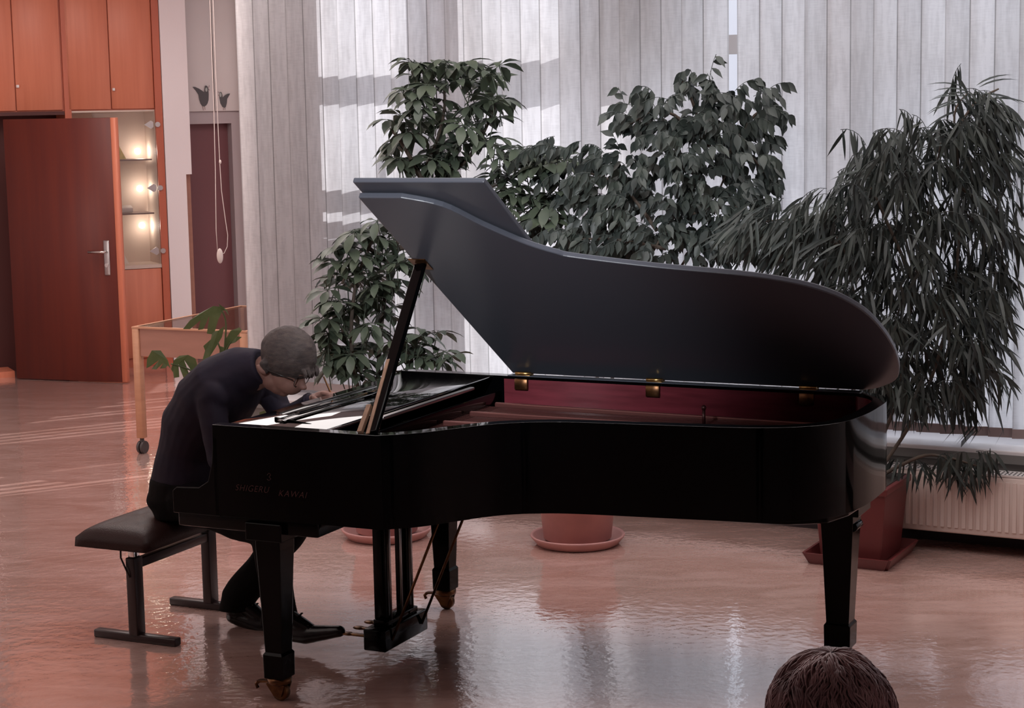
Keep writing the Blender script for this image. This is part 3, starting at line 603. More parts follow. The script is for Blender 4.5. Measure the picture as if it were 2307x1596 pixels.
# long single arcs at the crown and right edge
for (x,y,dx,up_) in [(2190,215,-1.0,.35),(2180,230,-1.1,.1),(2170,250,-1.2,-.05),(2160,280,-1.2,-.1),(2150,300,-1.1,-.2),(2190,205,-.9,.45),(2200,195,.9,.6),(2215,215,.7,.1),(2225,240,.5,-.5),(2240,260,.45,-.8),(2230,290,.3,-1),(2250,300,.35,-1.2),(2240,340,.3,-1.2),(2200,240,.4,-.9),(2210,260,.6,-.9),(2265,330,.3,-1.4),(2220,300,.2,-1.4),(2250,360,.3,-1.3),(2280,480,.2,-1.2),(2150,330,-.8,.2),(2140,360,-.9,.1),(2235,230,.8,.2),(2255,235,.6,-.3),(2265,260,.5,-.9),
    (1960,400,-.9,.1),(1970,390,-1,.3),(1950,430,-1,-.1),(1900,470,-1,.0),(1870,480,-1,-.2),(1760,480,.9,.5),(1720,490,-.7,-.6),(2250,560,.7,-.6),(2260,640,.6,-.8),(2240,700,.8,-.4),(2230,760,.7,-.5),(2230,820,.6,-.7),(2200,880,.5,-.9),(2230,900,.4,-1),(2240,1010,0,-1)]:
    for q in range(2): leaf(fol,q3(x+rg.uniform(-8,8),y+rg.uniform(-8,8),rg.uniform(-.1,.1)),(dx+rg.uniform(-.15,.15),rg.uniform(-.2,.2),up_),(0,-.5,1),rg.uniform(.18,.23),.016,.7,5,nar,.15)
for (x,y,n) in [(2110,1050,3),(2150,1060,4),(2190,1045,3),(2215,1050,2),(2060,1055,2),(2030,1060,2),(2130,1070,2),(2160,1090,2)]:
    for i in range(n): strand(fol,q3(x+rg.uniform(-12,12),y-20+rg.uniform(-12,12),-.1+rg.uniform(-.08,.08)),V((.3+rg.gauss(0,.4),rg.uniform(-.4,.4),.3)),rg,5,.09,.15)
clampw(fol); clampw(bb); bb.mk('stems',M['bark'],rt3); fol.mk('foliage',M['leafC'],rt3,norm=False)

# --- monstera behind the pianist
P4=V((-1.42,10.0,0)); rt4=droot('monstera_plant',P4,'monstera with split green leaves peeking out behind the pianist','plant','potted plants along the window')
pot_round('pot',P4,.15,.26,.17,M['terra'],rt4,P4)
def q4(x,y,dy=0): return aty(x,y,9.9+dy)
bb=B(P4)
for p in [[P4+V((0,0,.24)),q4(500,880),q4(505,800),q4(509,730),q4(500,700)],[P4+V((0,0,.24)),q4(500,950),q4(460,870),q4(430,835),q4(385,820)],[q4(503,800),q4(520,770)],[P4+V((0,0,.24)),q4(580,980),q4(592,950)],[q4(505,810),q4(490,770)]]: branch(bb,p,.007,.004)
bb.mk('stems',M['leafM'],rt4)
def mleaf(poly,fold):
    P=[q4(x,y,(fold*((i%3)-1))) for i,(x,y) in enumerate(poly)]; return P
fol=B(P4)
for poly,c in [
  ([(385,832),(378,812),(362,790),(342,790),(331,810),(330,830),(338,826),(358,812),(341,832),(352,833),(368,818),(360,831),(372,830),(378,824)],0),
  ([(385,832),(392,812),(404,802),(424,800),(440,808),(446,826),(438,842),(430,834),(415,812),(424,838),(428,848),(414,853),(408,838),(402,820),(404,850),(392,852),(390,840)],0),
  ([(506,692),(480,690),(450,706),(428,722),(412,742),(428,742),(452,722),(446,744),(458,742),(472,712),(466,752),(482,754),(492,720),(500,704)],0),
  ([(506,735),(500,760),(485,785),(470,808),(456,812),(462,790),(458,780),(475,765),(478,748),(492,745)],0),
  ([(508,765),(520,745),(540,738),(545,745),(534,758),(545,760),(530,772),(518,776),(512,790),(504,792)],0),
  ([(495,780),(512,785),(525,798),(518,812),(508,800),(504,820),(494,812)],0),
  ([(492,684),(500,690),(512,700),(516,712),(508,700),(500,700)],0),
  ([(596,925),(604,938),(600,955),(588,965),(576,958),(586,945),(584,930)],0)]:
    P=mleaf(poly,.006); cen=sum(P,V())/len(P)-V((0,.02,0)); n=len(P)
    fol.quads(P,[tuple(range(n))],False)
fol.mk('foliage',M['leafM'],rt4,norm=False)

# ================================================================== GRAND PIANO
piano=empty('grand_piano',PF,0,0,'black lacquered concert grand piano with its lid raised on the prop','piano')
W=1.51; ZT=1.045
outer=[(0,0),(.69,0)]
crv=catmull([(.69,0,0),(.80,.09,0),(.90,.24,0),(.99,.36,0),(1.10,.435,0),(1.255,.485,0),(1.61,.535,0),(1.90,.585,0),(2.06,.675,0),(2.15,.80,0),(2.185,.98,0),(2.19,1.18,0),(2.18,1.33,0),(2.13,1.44,0),(2.04,W,0)],5)
outer=[(0,0)]+[(p.x,p.y) for p in crv]+[(0,W)]
def inset(pl,d):
    n=len(pl); out=[]
    for i in range(n):
        p0,p1,p2=V((*pl[i-1],0)),V((*pl[i],0)),V((*pl[(i+1)%n],0))
        a=(p1-p0); c=(p2-p1); a=a.normalized() if a.length>1e-6 else c.normalized(); c=c.normalized() if c.length>1e-6 else a
        n1=V((-a.y,a.x,0)); n2=V((-c.y,c.x,0)); m=(n1+n2); m=m/max(.4,m.length_squared/2) if m.length>1e-6 else n1
        out.append((p1.x+m.x*d,p1.y+m.y*d))
    return out
inner=inset(outer,.055)
# rim: arms open at the keyboard end (s=0)
b=B(); n=len(outer); zb=.705
ring=list(range(n))
vs=[];fs=[]
for (x,y) in outer: vs.append((x,y,zb))
for (x,y) in outer: vs.append((x,y,ZT))
inn=inner[:]; inn[0]=(0,.055); inn[-1]=(0,W-.055)
for (x,y) in inn: vs.append((x,y,ZT))
for (x,y) in inn: vs.append((x,y,zb))
for i in range(n-1):
    for L0,L1 in ((0,n),(n,2*n),(2*n,3*n),(3*n,0)): fs.append((L0+i,L0+i+1,L1+i+1,L1+i))
fs.append((0,n,2*n,3*n)); fs.append((n-1,4*n-1,3*n-1,2*n-1))
b.quads(vs,fs,False); rim=b.mk('rim',[M['black'],M['gloss']],piano); 
for p in rim.data.polygons:
    p.use_smooth=True
    if p.normal.z>.9: p.material_index=1
rim.data.set_sharp_from_angle(angle=R(42))
bevel(rim,.006,3,40)
# mahogany veneer on the inside of the rim
b=B(); i2=inset(outer,.0565); vs=[];fs=[]
sel=[i for i in range(n) if inn[i][0]>.5 and i>0]
ii=[i for i in range(1,n-1)]
poly=[(.5,.0565)]+[i2[i] for i in ii if i2[i][0]>.5]+[(.5,W-.0565)]
for (x,y) in poly: vs+= [(x,y,.86),(x,y,ZT-.012)]
for i in range(len(poly)-1): fs.append((2*i,2*i+1,2*i+3,2*i+2))
b.quads(vs,fs,True); b.mk('inner_rim',M['maroon_in'],piano,norm=False,label='dark mahogany veneered inner rim')
# floor of the case
b=B(); i3=inset(outer,.05); i3[0]=(.0,.05); i3[-1]=(0,W-.05)
b.prism([(x,y,.72) for x,y in i3],(0,0,.03)); b.mk('case_bottom',M['black'],piano)
b=B(); b.prism([(x,y,.86) for x,y in inset([(.45,.05)]+[p for p in i3[1:-1] if p[0]>.45]+[(.45,W-.05)],.004)],(0,0,.012)); b.mk('soundboard',M['maroon_in'],piano)
# iron plate with struts
pp=inset([(.47,.06)]+[p for p in i3[1:-1] if p[0]>.47]+[(.47,W-.06)],.035)
b=B(); b.prism([(x,y,.905) for x,y in pp],(0,0,.012)); b.mk('iron_plate',M['plate'],piano)
for (a,c) in (((.50,.30),(.98,.50)),((.50,.60),(1.55,.72)),((.50,.88),(1.95,.95)),((.50,1.12),(2.05,1.15)),((.50,1.36),(2.0,1.33))):
    b=B(); b.beam((a[0],a[1],.935),(c[0],c[1],.930),.014,.022); o=b.mk('plate_strut',M['plate_edge'],piano); bevel(o,.006)
b=B()
for i in range(70):
    t0=.14+i*1.2/70; s1=min(2.05,.75+1.5*max(0,(i/70))**.8)
    t1=t0*.9+.14 if s1>1 else t0+.02
    t1=max(t1,.62 if s1>1.2 else (.45 if s1>.9 else 0)); b.tube([(.49,t0,.932),(s1,min(t1,1.42),.930)],.0009,4,False)
b.mk('strings',M['plate_edge'],piano,kind='stuff')
b=B(); b.bbox((.47,.07,.93),(.49,W-.07,.985),.004); b.mk('pinblock_rail',M['black'],piano)
b=B(); b.bbox((.452,.44,1.016),(.476,1.22,1.030),.004); b.mk('damper_rail',M['steel'],piano,label='thin pale rail across the strings')
b=B(); b.tube([(1.50,1.16,.93),(1.50,1.16,1.0)],[.008,.006],10); b.ell((1.50,1.16,1.005),(.010,.010,.012),sub=2); b.mk('lid_rest_peg',M['plate'],piano)
# pin area / glossy cover in front, music desk lying back
b=B(); b.bbox((.03,.056,1.026),(.445,W-.056,1.041),.003,1); b.mk('desk_shelf',M['gloss'],piano)
b=B(); b.bbox((.02,.0565,.75),(.04,W-.0565,1.0),.003,1); b.mk('fallboard',M['black'],piano)
b=B(); b.bbox((.20,.13,1.047),(.23,.90,1.053),.002,1); b.bbox((.165,.20,1.058),(.182,.92,1.063),.002,1); md=b.mk('music_desk',M['gloss'],piano)
b=B(); b.box((.198,.13,1.0532),(.206,.90,1.057)); b.box((.163,.20,1.0632),(.170,.92,1.067)); b.box((.195,.26,1.0575),(.215,.50,1.063)); b.mk('desk_edge',M['chrome'],md,label='bright metal edge strip')
for t0 in (.15,.82):
    b=B(); b.prism([(.175,t0,1.0415),(.175,t0,1.058),(.33,t0,1.0415)],(0,.01,0)); b.mk('desk_support',M['black'],md)
# keyboard bed, cheeks, keys
b=B(); b.bbox((-.19,.03,.645),(.42,W-.03,.72),.006); b.mk('keybed',M['black'],piano)
for t0 in (0.0,W-.10):
    b=B(); b.prism([(-.19,t0,.70),(0.02,t0,.70),(0.02,t0,1.0),(0.0,t0,1.0),(-.01,t0,.90),(-.03,t0,.83),(-.07,t0,.805),(-.17,t0,.80),(-.19,t0,.785)],(0,.10,0)); o=b.mk('cheek_block',M['black'],piano); bevel(o,.004)
b=B()
for i in range(52):
    t0=.12+i*(W-.24)/52; b.box((-.15,t0+.0006,.745),(.01,t0+(W-.24)/52-.0006,.765))
b.mk('white_keys',M['ivory'],piano)
b=B()
for i in range(51):
    if i%7 in (0,1,3,4,5): t0=.12+(i+1)*(W-.24)/52; b.box((-.10,t0-.005,.765),(.01,t0+.005,.777))
b.mk('black_keys',M['black'],piano)
b=B(); b.bbox((-.19,.10,.70),(-.16,W-.10,.755),.003,1); b.mk('key_slip',M['black'],piano)
# tail block below the rim
b=B(); tb=[(1.66,.75),(1.95,.78),(2.08,.86),(2.12,1.0),(2.13,1.2),(2.08,1.40),(1.66,1.42)]
b.prism([(x,y,.655) for x,y in tb],(0,0,.055)); o=b.mk('tail_block',M['black'],piano); bevel(o,.006)
# braces
for (a,c) in (((.5,.3),(1.7,1.2)),((.5,1.3),(1.7,1.3)),((.5,.8),(1.7,1.25))):
    b=B(); b.beam((*a,.70),(*c,.70),.07,.045); b.mk('brace',M['black'],piano)
# legs
def leg(s,t,top,kx=.073,ky=.073,scroll=False):
    b=B(); h=top
    prof=[(.092,.62),(.55,.50),(.0,0)]
    def rr(z,hx,hy): return [(s-hx,t-hy,z),(s+hx,t-hy,z),(s+hx,t+hy,z),(s-hx,t+hy,z)]
    secs=[(.088,.062,.062),(.092,.066,.066),(.180,.068,.068),(.190,.058,.058),(.50,.076,.074),(.585,.082,.08),(.62,.082,.082),(.622,.12,.12),(h,.12,.12)]
    vs=[];fs=[]
    for z,hx,hy in secs: vs+=rr(z,hx*kx/.073,hy*ky/.073)
    for i in range(len(secs)-1):
        for j in range(4): a=4*i+j; c=4*i+(j+1)%4; fs.append((a,c,c+4,a+4))
    fs+=[(3,2,1,0),tuple(4*(len(secs)-1)+j for j in range(4))]
    b.quads(vs,fs,False)
    if scroll: b.lathe((s+.060,t-.045,.570),[(.016,0),(.016,.09)],18,axis=(0,1,0))
    o=b.mk('leg',M['blackleg'],piano); bevel(o,.004)
    b=B(); b.lathe((s,t,.062),[(.034,0),(.046,.008),(.046,.026),(.030,.03)],20)
    b.prism([(s-.045,t-.027,.065),(s+.035,t-.027,.065),(s+.02,t-.027,.02),(s-.012,t-.027,.02)],(0,.008,0)); b.prism([(s-.045,t+.019,.065),(s+.035,t+.019,.065),(s+.02,t+.019,.02),(s-.012,t+.019,.02)],(0,.008,0))
    b.prism([(s-.04,t-.018,.066),(s-.04,t+.018,.066),(s-.095,t+.012,.058),(s-.095,t-.012,.058)],(0,0,.008)); b.tube([(s-.09,t,.062),(s-.105,t,.050),(s-.098,t,.034)],.007,8)
    b.mk('caster_fork',M['brassd'],o)
    b=B(); b.lathe((s+.005,t-.017,.033),[(.020,0),(.031,.002),(.033,.006),(.033,.028),(.031,.032),(.020,.034)],24,axis=(0,1,0)); b.mk('caster_wheel',M['brassd'],o)
leg(.205,.075,.69,.047,.047); leg(.205,W-.075,.69,.047,.047); leg(2.03,1.225,.70,.056,.056,scroll=True)
# lyre
b=B()
for t0 in (.655,.835): b.bbox((.30,t0-.022,.12),(.355,t0+.022,.70),.004)
b.bbox((.27,.60,.655),(.39,.90,.70),.004); ly=b.mk('lyre_post',M['blackleg'],piano)
b=B(); b.bbox((.285,.565,.062),(.385,.925,.150),.006); b.bbox((.30,.62,.15),(.37,.87,.175),.005); b.mk('pedal_box',M['blackleg'],piano)
for i,t0 in enumerate((.655,.745,.835)):
    b=B(); b.bbox((.16,t0-.012,.088),(.30,t0+.012,.098),.004); b.ell((.165,t0,.093),(.030,.020,.007),sub=2); b.mk('pedal',M['brassd'],piano)
    b=B(); b.tube([(.365,t0,.12),(.365,t0,.70)],.0045,8); b.mk('pedal_rod',M['steel'],piano)
for t0 in (.62,.87):
    b=B(); b.tube([(.385,t0,.10),(.62,t0+.08,.705)],.006,8); b.mk('lyre_brace',M['brassd'],piano)
# lid: hinged on the far side, opened; local frame = hinge line
a_l=R(32.6)
lid=bpy.data.objects.new('lid',None)
def lidp(s,t,h=0):   # t: closed position, h above lid surface
    dd=W-t; c,s_=math.cos(a_l),math.sin(a_l); return V((s,W-dd*c-h*s_*0+ -h*s_*1.0*0,ZT+.004+dd*s_))+V((0,h*s_,h*c))
crv=catmull([(.69,-.012,0),(.83,.05,0),(.93,.19,0),(1.045,.325,0),(1.14,.395,0),(1.203,.425,0),(1.50,.49,0),(1.849,.546,0),(2.06,.63,0),(2.18,.77,0),(2.232,.96,0),(2.24,1.18,0),(2.205,1.37,0),(2.12,1.47,0),(2.04,W,0)],5)
lo=[(.515,-.012)]+[(p.x,p.y) for p in crv]+[(.515,W)]
b=B(); up_l=V((0,math.sin(a_l),math.cos(a_l)))
b.prism([lidp(x,y) for x,y in lo],up_l*.022); ld=b.mk('lid',M['lid_in'],piano); bevel(ld,.004)
b=B(); b.prism([lidp(x,y,.026) for x,y in ((.505,-.085+.07),(1.045,-.015),(1.045,W-.03),(.505,W-.03))],up_l*.02)
b.bm.free(); b=B()
# front flap folded back on top of the lid; reaches past its curved edge
b.prism([lidp(x,y,.028) for x,y in ((.515,-.075),(1.040,-.075),(1.040,W-.10),(.515,W-.10))],up_l*.02); o=b.mk('front_flap',M['lid_in'],ld); bevel(o,.004)
b=B(); b.tube([lidp(.512,.02,.025),lidp(.512,W-.05,.025)],.006,8); b.mk('flap_hinge',M['brassd'],ld)
for sh in (.585,1.18,1.83):
    b=B(); b.bbox((sh-.03,W-.072,ZT-.055),(sh+.03,W-.058,ZT-.008),.002,1); b.mi=1; b.bbox((sh-.035,W-.05,ZT-.003),(sh+.035,W-.012,ZT+.012),.003,1); b.tube([(sh-.035,W-.045,ZT+.012),(sh+.035,W-.045,ZT+.012)],.008,10); b.mk('lid_hinge',[M['brassd'],M['brass']],piano,label='brass lid hinge')
b=B(); b.box((.515,W-.052,ZT),(2.04,W-.002,ZT+.0035)); b.mk('rim_glare_cover',M['lid_in'],piano)  # matte strip added over the rim top to dull its bright reflection
# lid prop
pf=V((.655,.03,ZT+.002)); ptop=lidp(.475,.56)-up_l*.002; ptop=lidp(.535,.50)-up_l*.004
b=B(); b.beam(pf,ptop,.046,.020,(0,1,0)); pr_=b.mk('lid_prop',M['black'],piano); bevel(pr_,.003)
d_=(ptop-pf)
b=B(); b.beam(pf+V((-.045,-.004,0)),pf+d_*.15+V((-.038,-.004,0)),.018,.016,(0,1,0)); b.mk('short_prop',M['propwood'],pr_,label='bare wood secondary prop stick')
b=B(); b.beam(pf+V((-.008,-.014,0)),pf+d_*.42+V((-.013,-.014,0)),.014,.004,(0,1,0)); b.mk('prop_edge',M['propwood'],pr_,label='light brown wooden edge strip')  # paler brown strip along the lower prop
b=B(); b.prism([lidp(.50,.46,-.004),lidp(.57,.46,-.004),lidp(.57,.54,-.004),lidp(.50,.54,-.004)],up_l*.004); b.mk('prop_socket',M['brassd'],pr_)
# side lettering and emblem
def text(s,body,size,x,z,shear=.35,sp=1.15):
    cu=bpy.data.curves.new('t','FONT'); cu.body=body; cu.size=size; cu.shear=shear; cu.space_character=sp; cu.extrude=.0004; cu.offset=-.0006
    o=bpy.data.objects.new('t',cu); col.objects.link(o); dg=bpy.context.evaluated_depsgraph_get(); dg.update(); me=bpy.data.meshes.new_from_object(o.evaluated_get(dg)); bpy.data.objects.remove(o)
    me.materials.append(M['gold']); ob=bpy.data.objects.new(s,me); col.objects.link(ob); ob.parent=piano; ob.rotation_euler=(R(90),0,0); ob.location=(x,-.0012,z)
    w=max(v.co.x for v in me.vertices); return ob,w
o,w=text('side_lettering','SHIGERU',.034,.09,.806); o.scale.x=.150/w
o,w=text('side_lettering','KAWAI',.034,.275,.798); o.scale.x=.125/w
b=B(); b.tube(catmull([(.232,-.0013,.872),(.240,-.0013,.880),(.247,-.0013,.873),(.240,-.0013,.866),(.247,-.0013,.860),(.239,-.0013,.853),(.231,-.0013,.858)],5),.0009,6); b.mk('side_emblem',M['gold'],piano)

# ================================================================== BENCH
SB=Frame(PF.w(-.80,.78,0),math.degrees(PF.a))
bench=empty('piano_bench',SB,0,0,'brown-black leather adjustable piano bench on T-shaped metal feet','bench')
b=B(); sx,sy=.175,.38; rows=[]; nn=20
vs=[];fs=[]
for i in range(nn+1):
    for j in range(nn+1):
        u_=i/nn*2-1; v_=j/nn*2-1; e=(1-abs(u_)**4)*(1-abs(v_)**6); x=u_*sx; y=v_*sy
        d=sum(math.exp(-((u_*sx-px_)**2+(v_*sy-py_)**2)/.0006) for px_ in (-.07,.07) for py_ in (-.24,-.08,.08,.24))
        vs.append((x,y,.452+.050*e**.45-.009*min(1,d)))
def gi(i,j): return i*(nn+1)+j
for i in range(nn):
    for j in range(nn): fs.append((gi(i,j),gi(i+1,j),gi(i+1,j+1),gi(i,j+1)))
nv=len(vs); bd=[(i,0) for i in range(nn)]+[(nn,j) for j in range(nn)]+[(i,nn) for i in range(nn,0,-1)]+[(0,j) for j in range(nn,0,-1)]
for (i,j) in bd:
    x,y,z=vs[gi(i,j)]; vs.append((x*1.015,y*1.008,.414))
m_=len(bd)
for q in range(m_): a=gi(*bd[q]); c=gi(*bd[(q+1)%m_]); fs.append((a,nv+q,nv+(q+1)%m_,c))
fs.append(tuple(nv+q for q in range(m_)))
b.quads(vs,fs,True); b.mk('seat',M['leather'],bench)
for sy_ in (-1,1):
    ty=-.265*1 if sy_<0 else .275
    b=B(); b.bbox((-.022+.03,ty-.03,.03),(.052,ty+.03,.36),.004); b.mk('column',M['benchmetal'],bench)
    b=B(); b.bbox((-.18,ty-.022,.0),(.235,ty+.022,.034),.006); b.mk('foot',M['benchmetal'],bench)
    b=B(); b.bbox((.015,ty-.022,.36),(.046,ty+.022,.41),.004); b.mk('post',M['chrome'],bench)
    b=B(); b.bbox((-.04,ty-.05,.405),(.09,ty+.05,.416),.006); b.mk('bracket',M['benchmetal'],bench)
b=B(); b.bbox((.012,-.26,.31),(.048,.27,.35),.004); b.mk('crossbar',M['benchmetal'],bench)
b=B(); b.tube([(-.02,-.285,.41),(-.01,-.30,.36),(.02,-.305,.31),(.03,-.30,.28)],.004,8); b.mk('height_lever',M['benchmetal'],bench)

# ================================================================== PIANIST
pe=empty('person',PF,-.70,.76,'person in a dark shirt hunched over the keys, reaching into the piano','person')
PO=(-.70,.76,0)
H=lambda s,z,t=.76: V((s,t,z))
body=B(PO)
# skin body
tors=[((-.66,.60),.09,.13),((-.64,.72),.095,.125),((-.59,.85),.10,.135),((-.50,.98),.10,.15),((-.42,1.05),.07,.13),((-.33,1.09),.05,.06)]
def torso(b,secs,g=0):
    rg_=[]
    for i,((s,z),a,c) in enumerate(secs):
        p0=secs[max(0,i-1)][0]; p1=secs[min(len(secs)-1,i+1)][0]; d=V((p1[0]-p0[0],0,p1[1]-p0[1])).normalized(); n_=V((-d.z,0,d.x)); rg_.append((H(s,z),n_*(a+g),V((0,c+g,0))))
    b.rings(rg_)
torso(body,tors)
body.cap(H(-.33,1.09),.060,H(-.22,1.145),.064)                       # neck
cr=Matrix.Rotation(R(42),3,'Y')
body.ell(H(-.140,1.200),(.098,.078,.100)); body.ell(H(-.125,1.155),(.076,.068,.076))        # skull
body.ell(H(-.155,1.110),(.070,.060,.070)); body.ell(H(-.130,1.085),(.055,.052,.050)); body.ell(H(-.166,1.052),(.028,.028,.026)); body.ell(H(-.205,1.095),(.055,.060,.048)); body.ell(H(-.185,1.068),(.040,.046,.034))
body.cap(H(-.082,1.110),.014,H(-.074,1.074),.013); body.ell(H(-.070,1.068),(.015,.015,.012),sub=2)      # nose
body.ell(H(-.112,1.060),(.016,.024,.012),sub=2); body.ell(H(-.126,1.050),(.014,.022,.010),sub=2)          # lips
body.ell(H(-.070,1.128),(.020,.050,.014),sub=2)                                                          # brow
for sg in (-1,1):
    body.ell(H(-.213,1.147,.76+sg*.080),(.014,.012,.028),Matrix.Rotation(R(-35),3,'Y'),2); body.ell(H(-.222,1.150,.76+sg*.090),(.009,.006,.026),Matrix.Rotation(R(-35),3,'Y'),2)
    body.ell(H(-.108,1.105,.76+sg*.032),(.020,.018,.018),sub=2)
# arms (skin), far = left arm reaching forward, near = right arm down to the keys
SHf=H(-.37,1.05,.76+.17); ELf=H(-.255,.905,.90); WRf=H(-.085,1.005,.86)
SHn=H(-.42,1.03,.76-.15); ELn=H(-.37,.79,.58); WRn=H(-.13,.83,.56)
for S_,E_,W_ in ((SHf,ELf,WRf),(SHn,ELn,WRn)): body.cap(S_,.034,E_,.028); body.cap(E_,.028,W_,.024)
def hand(b,wr,d,palmn,curl,stick=None):
    d=V(d).normalized(); n_=V(palmn); n_=(n_-d*n_.dot(d)).normalized(); sd=d.cross(n_)
    pc=wr+d*.045
    rot=Matrix((d,sd,n_)).transposed()
    b.ell(pc,(.056,.044,.020),rot,2); b.cap(wr,.023,wr+d*.03,.022)
    for i,(o,l) in enumerate(((-.034,.080),(-.011,.090),(.012,.085),(.034,.068))):
        p=wr+d*.082+sd*o; dd=d.copy(); r=.0096
        for k,f in enumerate((.42,.32,.26)):
            dd=(dd+n_*curl*(.5+.4*k)).normalized(); q=p+dd*l*f; b.cap(p,r,q,r*.92); p=q; r*=.92
    p=wr+d*.03-sd*.034; dd=(d*.6-sd*.7+n_*.35).normalized()
    for f in (.035,.026,.022): q=p+dd*f; b.cap(p,.0105,q,.0095); p=q; dd=(dd+n_*.4+sd*.55+d*.3).normalized()
    return p
fa=hand(body,WRf,V((.14,-.02,.055)),(.35,-.25,-.9),.95)
fb=hand(body,WRn,V((.16,.02,-.03)),(0,0,-1),.32)
# legs (skin core)
HPn=H(-.62,.585,.67); HPf=H(-.62,.585,.86); KNn=H(-.175,.50,.62); KNf=H(-.20,.49,.92); ANn=H(-.155,.145,.655); ANf=H(-.50,.12,.86)
for a,c,e in ((HPn,KNn,ANn),(HPf,KNf,ANf)): body.cap(a,.075,c,.052); body.cap(c,.050,e,.036)
FTn=H(.0,.085,.655); FTf=H(-.40,.05,.86)
body.cap(ANn,.032,FTn,.016); body.cap(ANf,.032,FTf,.016)
o=body.mk('body',M['skin'],pe); remesh(o,.0055,3)
# shirt
sh=B(PO)
tors2=[((-.665,.555),.150,.165),((-.655,.66),.145,.165),((-.635,.775),.130,.158),((-.590,.88),.150,.175),((-.505,.99),.155,.20),((-.425,1.075),.140,.195),((-.350,1.125),.105,.13),((-.300,1.133),.092,.092),((-.268,1.140),.080,.082)]
torso(sh,tors2)
sh.ell(H(-.46,1.06),(.13,.15,.10),Matrix.Rotation(R(-40),3,'Y'))
for S_,E_,W_ in ((SHf,ELf,WRf),(SHn,ELn,WRn)):
    sh.cap(S_,.064,E_,.050); sh.cap(E_,.053,E_.lerp(W_,.86),.036)
sh.ell(SHn,(.075,.06,.080)); sh.ell(SHf,(.085,.07,.085))
sh.tube([H(-.352,1.165),H(-.345,1.20)],[.0,.0],4) if False else None
for i in range(14):   # collar band around the neck
    a=2*math.pi*i/14; pass
nd=(V((-.21,0,1.145))-V((-.33,0,1.09))).normalized(); nx=V((-nd.z,0,nd.x))
cc=V((-.262,.76,1.142)); sh.tube([cc+nx*.072*math.cos(a)+V((0,.072*math.sin(a),0)) for a in [2*math.pi*i/18 for i in range(19)]],.013,8)
o=sh.mk('shirt',M['shirt'],pe); remesh(o,.007,4)
tx=o.data
for v in tx.vertices:
    p=v.co; f=noise.noise(V((p.x*9,p.y*7,p.z*9)))*.006+noise.noise(V((p.x*22+3,p.y*14,p.z*22)))*.003
    v.co=p+v.normal*f
# cuff / sleeve end
b=B(PO); w0=ELf.lerp(WRf,.84); w1=ELf.lerp(WRf,.90); b.tube([w0,w1],[.039,.038],18); b.mk('cuff',M['shirt'],pe)
# trousers
tr_=B(PO)
torso(tr_,[((-.655,.50),.13,.17),((-.66,.58),.158,.178),((-.655,.66),.150,.172)])
tr_.ell(H(-.69,.575),(.135,.175,.085))
for a,c,e,l in ((HPn,KNn,ANn,.05),(HPf,KNf,ANf,.07)):
    tr_.cap(a,.098,c,.074); tr_.ell(c,(.078,.075,.078),sub=2); tr_.cap(c,.074,c.lerp(e,.55),.070); tr_.tube([c.lerp(e,.5),e+V((-.002,0,.0)),e+V((.0,0,-.045))],[.070,.074,.080],16)
o=tr_.mk('trousers',M['trouser'],pe); remesh(o,.008,4)
for v in o.data.vertices:
    p=v.co; v.co=p+v.normal*(noise.noise(V((p.x*14,p.y*10,p.z*10)))*.007)
# shoes
def shoe(an,toe,name):
    d=(toe-an); d.z*=1; dn=d.normalized(); rotm=Matrix((dn,V((0,1,0)),dn.cross(V((0,1,0)))*-1)).transposed() if False else None
    b=B(PO); heel=an+V((-.030,0,-.072)); up_=V((0,0,1))
    b.ell(an+V((-.005,0,-.035)),(.056,.046,.056),sub=2); b.ell(heel+dn*.02,(.045,.038,.035),sub=2); b.cap(heel+dn*.03,.036,heel+dn*.15+V((0,0,.016)),.040); b.cap(heel+dn*.15+V((0,0,.016)),.040,toe+V((0,0,-.006)),.024)
    b.cap(an+V((.01,0,-.005)),.044,heel+dn*.17+V((0,0,.040)),.030)
    o=b.mk('shoe',M['shoe'],pe); remesh(o,.005,3)
    b=B(PO); p=heel+dn*.12+V((0,0,.083))
    for k in range(4): q=p+dn*(.018*k)+V((0,0,-.007*k)); b.tube([q+V((0,-.018,0)),q+V((0,0,.005)),q+V((0,.018,0))],.003,6)
    b.tube([p,p+V((-.012,-.012,.016)),p+V((.002,-.02,.012)),p],.0028,6); b.tube([p,p+V((.012,.012,.014)),p+V((.0,.02,.010)),p],.0028,6)
    b.mk('laces',M['lace'],o)
shoe(ANn,V((.125,.655,.105)),'n'); shoe(ANf,V((-.27,.87,.040)),'f')
# hair
hb=B(PO); hb.ell(H(-.137,1.203),(.123,.090,.118),sub=4)
hl0=V((-.225,0,1.132)); hl1=V((-.050,0,1.098))
dl=(hl1-hl0).normalized(); nl=V((-dl.z,0,dl.x))
geom=list(hb.bm.verts)+list(hb.bm.edges)+list(hb.bm.faces)
r_=bmesh.ops.bisect_plane(hb.bm,geom=geom,plane_co=hl0-V((PO[0],0,PO[2])),plane_no=nl,clear_inner=True)
ed=[e for e in r_['geom_cut'] if isinstance(e,bmesh.types.BMEdge)]
bmesh.ops.contextual_create(hb.bm,geom=ed)
for i in range(16):
    t0=.76+rg.uniform(-.055,.055); s0=-.040+rg.uniform(-.012,.012); hb.tube([V((s0-.006,t0,1.150)),V((s0+.006,t0,1.128)),V((s0+.006,t0+rg.uniform(-.006,.006),1.108+rg.uniform(-.006,.006)))],[.012,.009,.003],6)
for sg in (-1,1): hb.cap(H(-.205,1.170,.76+sg*.074),.022,H(-.196,1.138,.76+sg*.076),.010)
o=hb.mk('hair',M['hair'],pe); remesh(o,.0045,3)
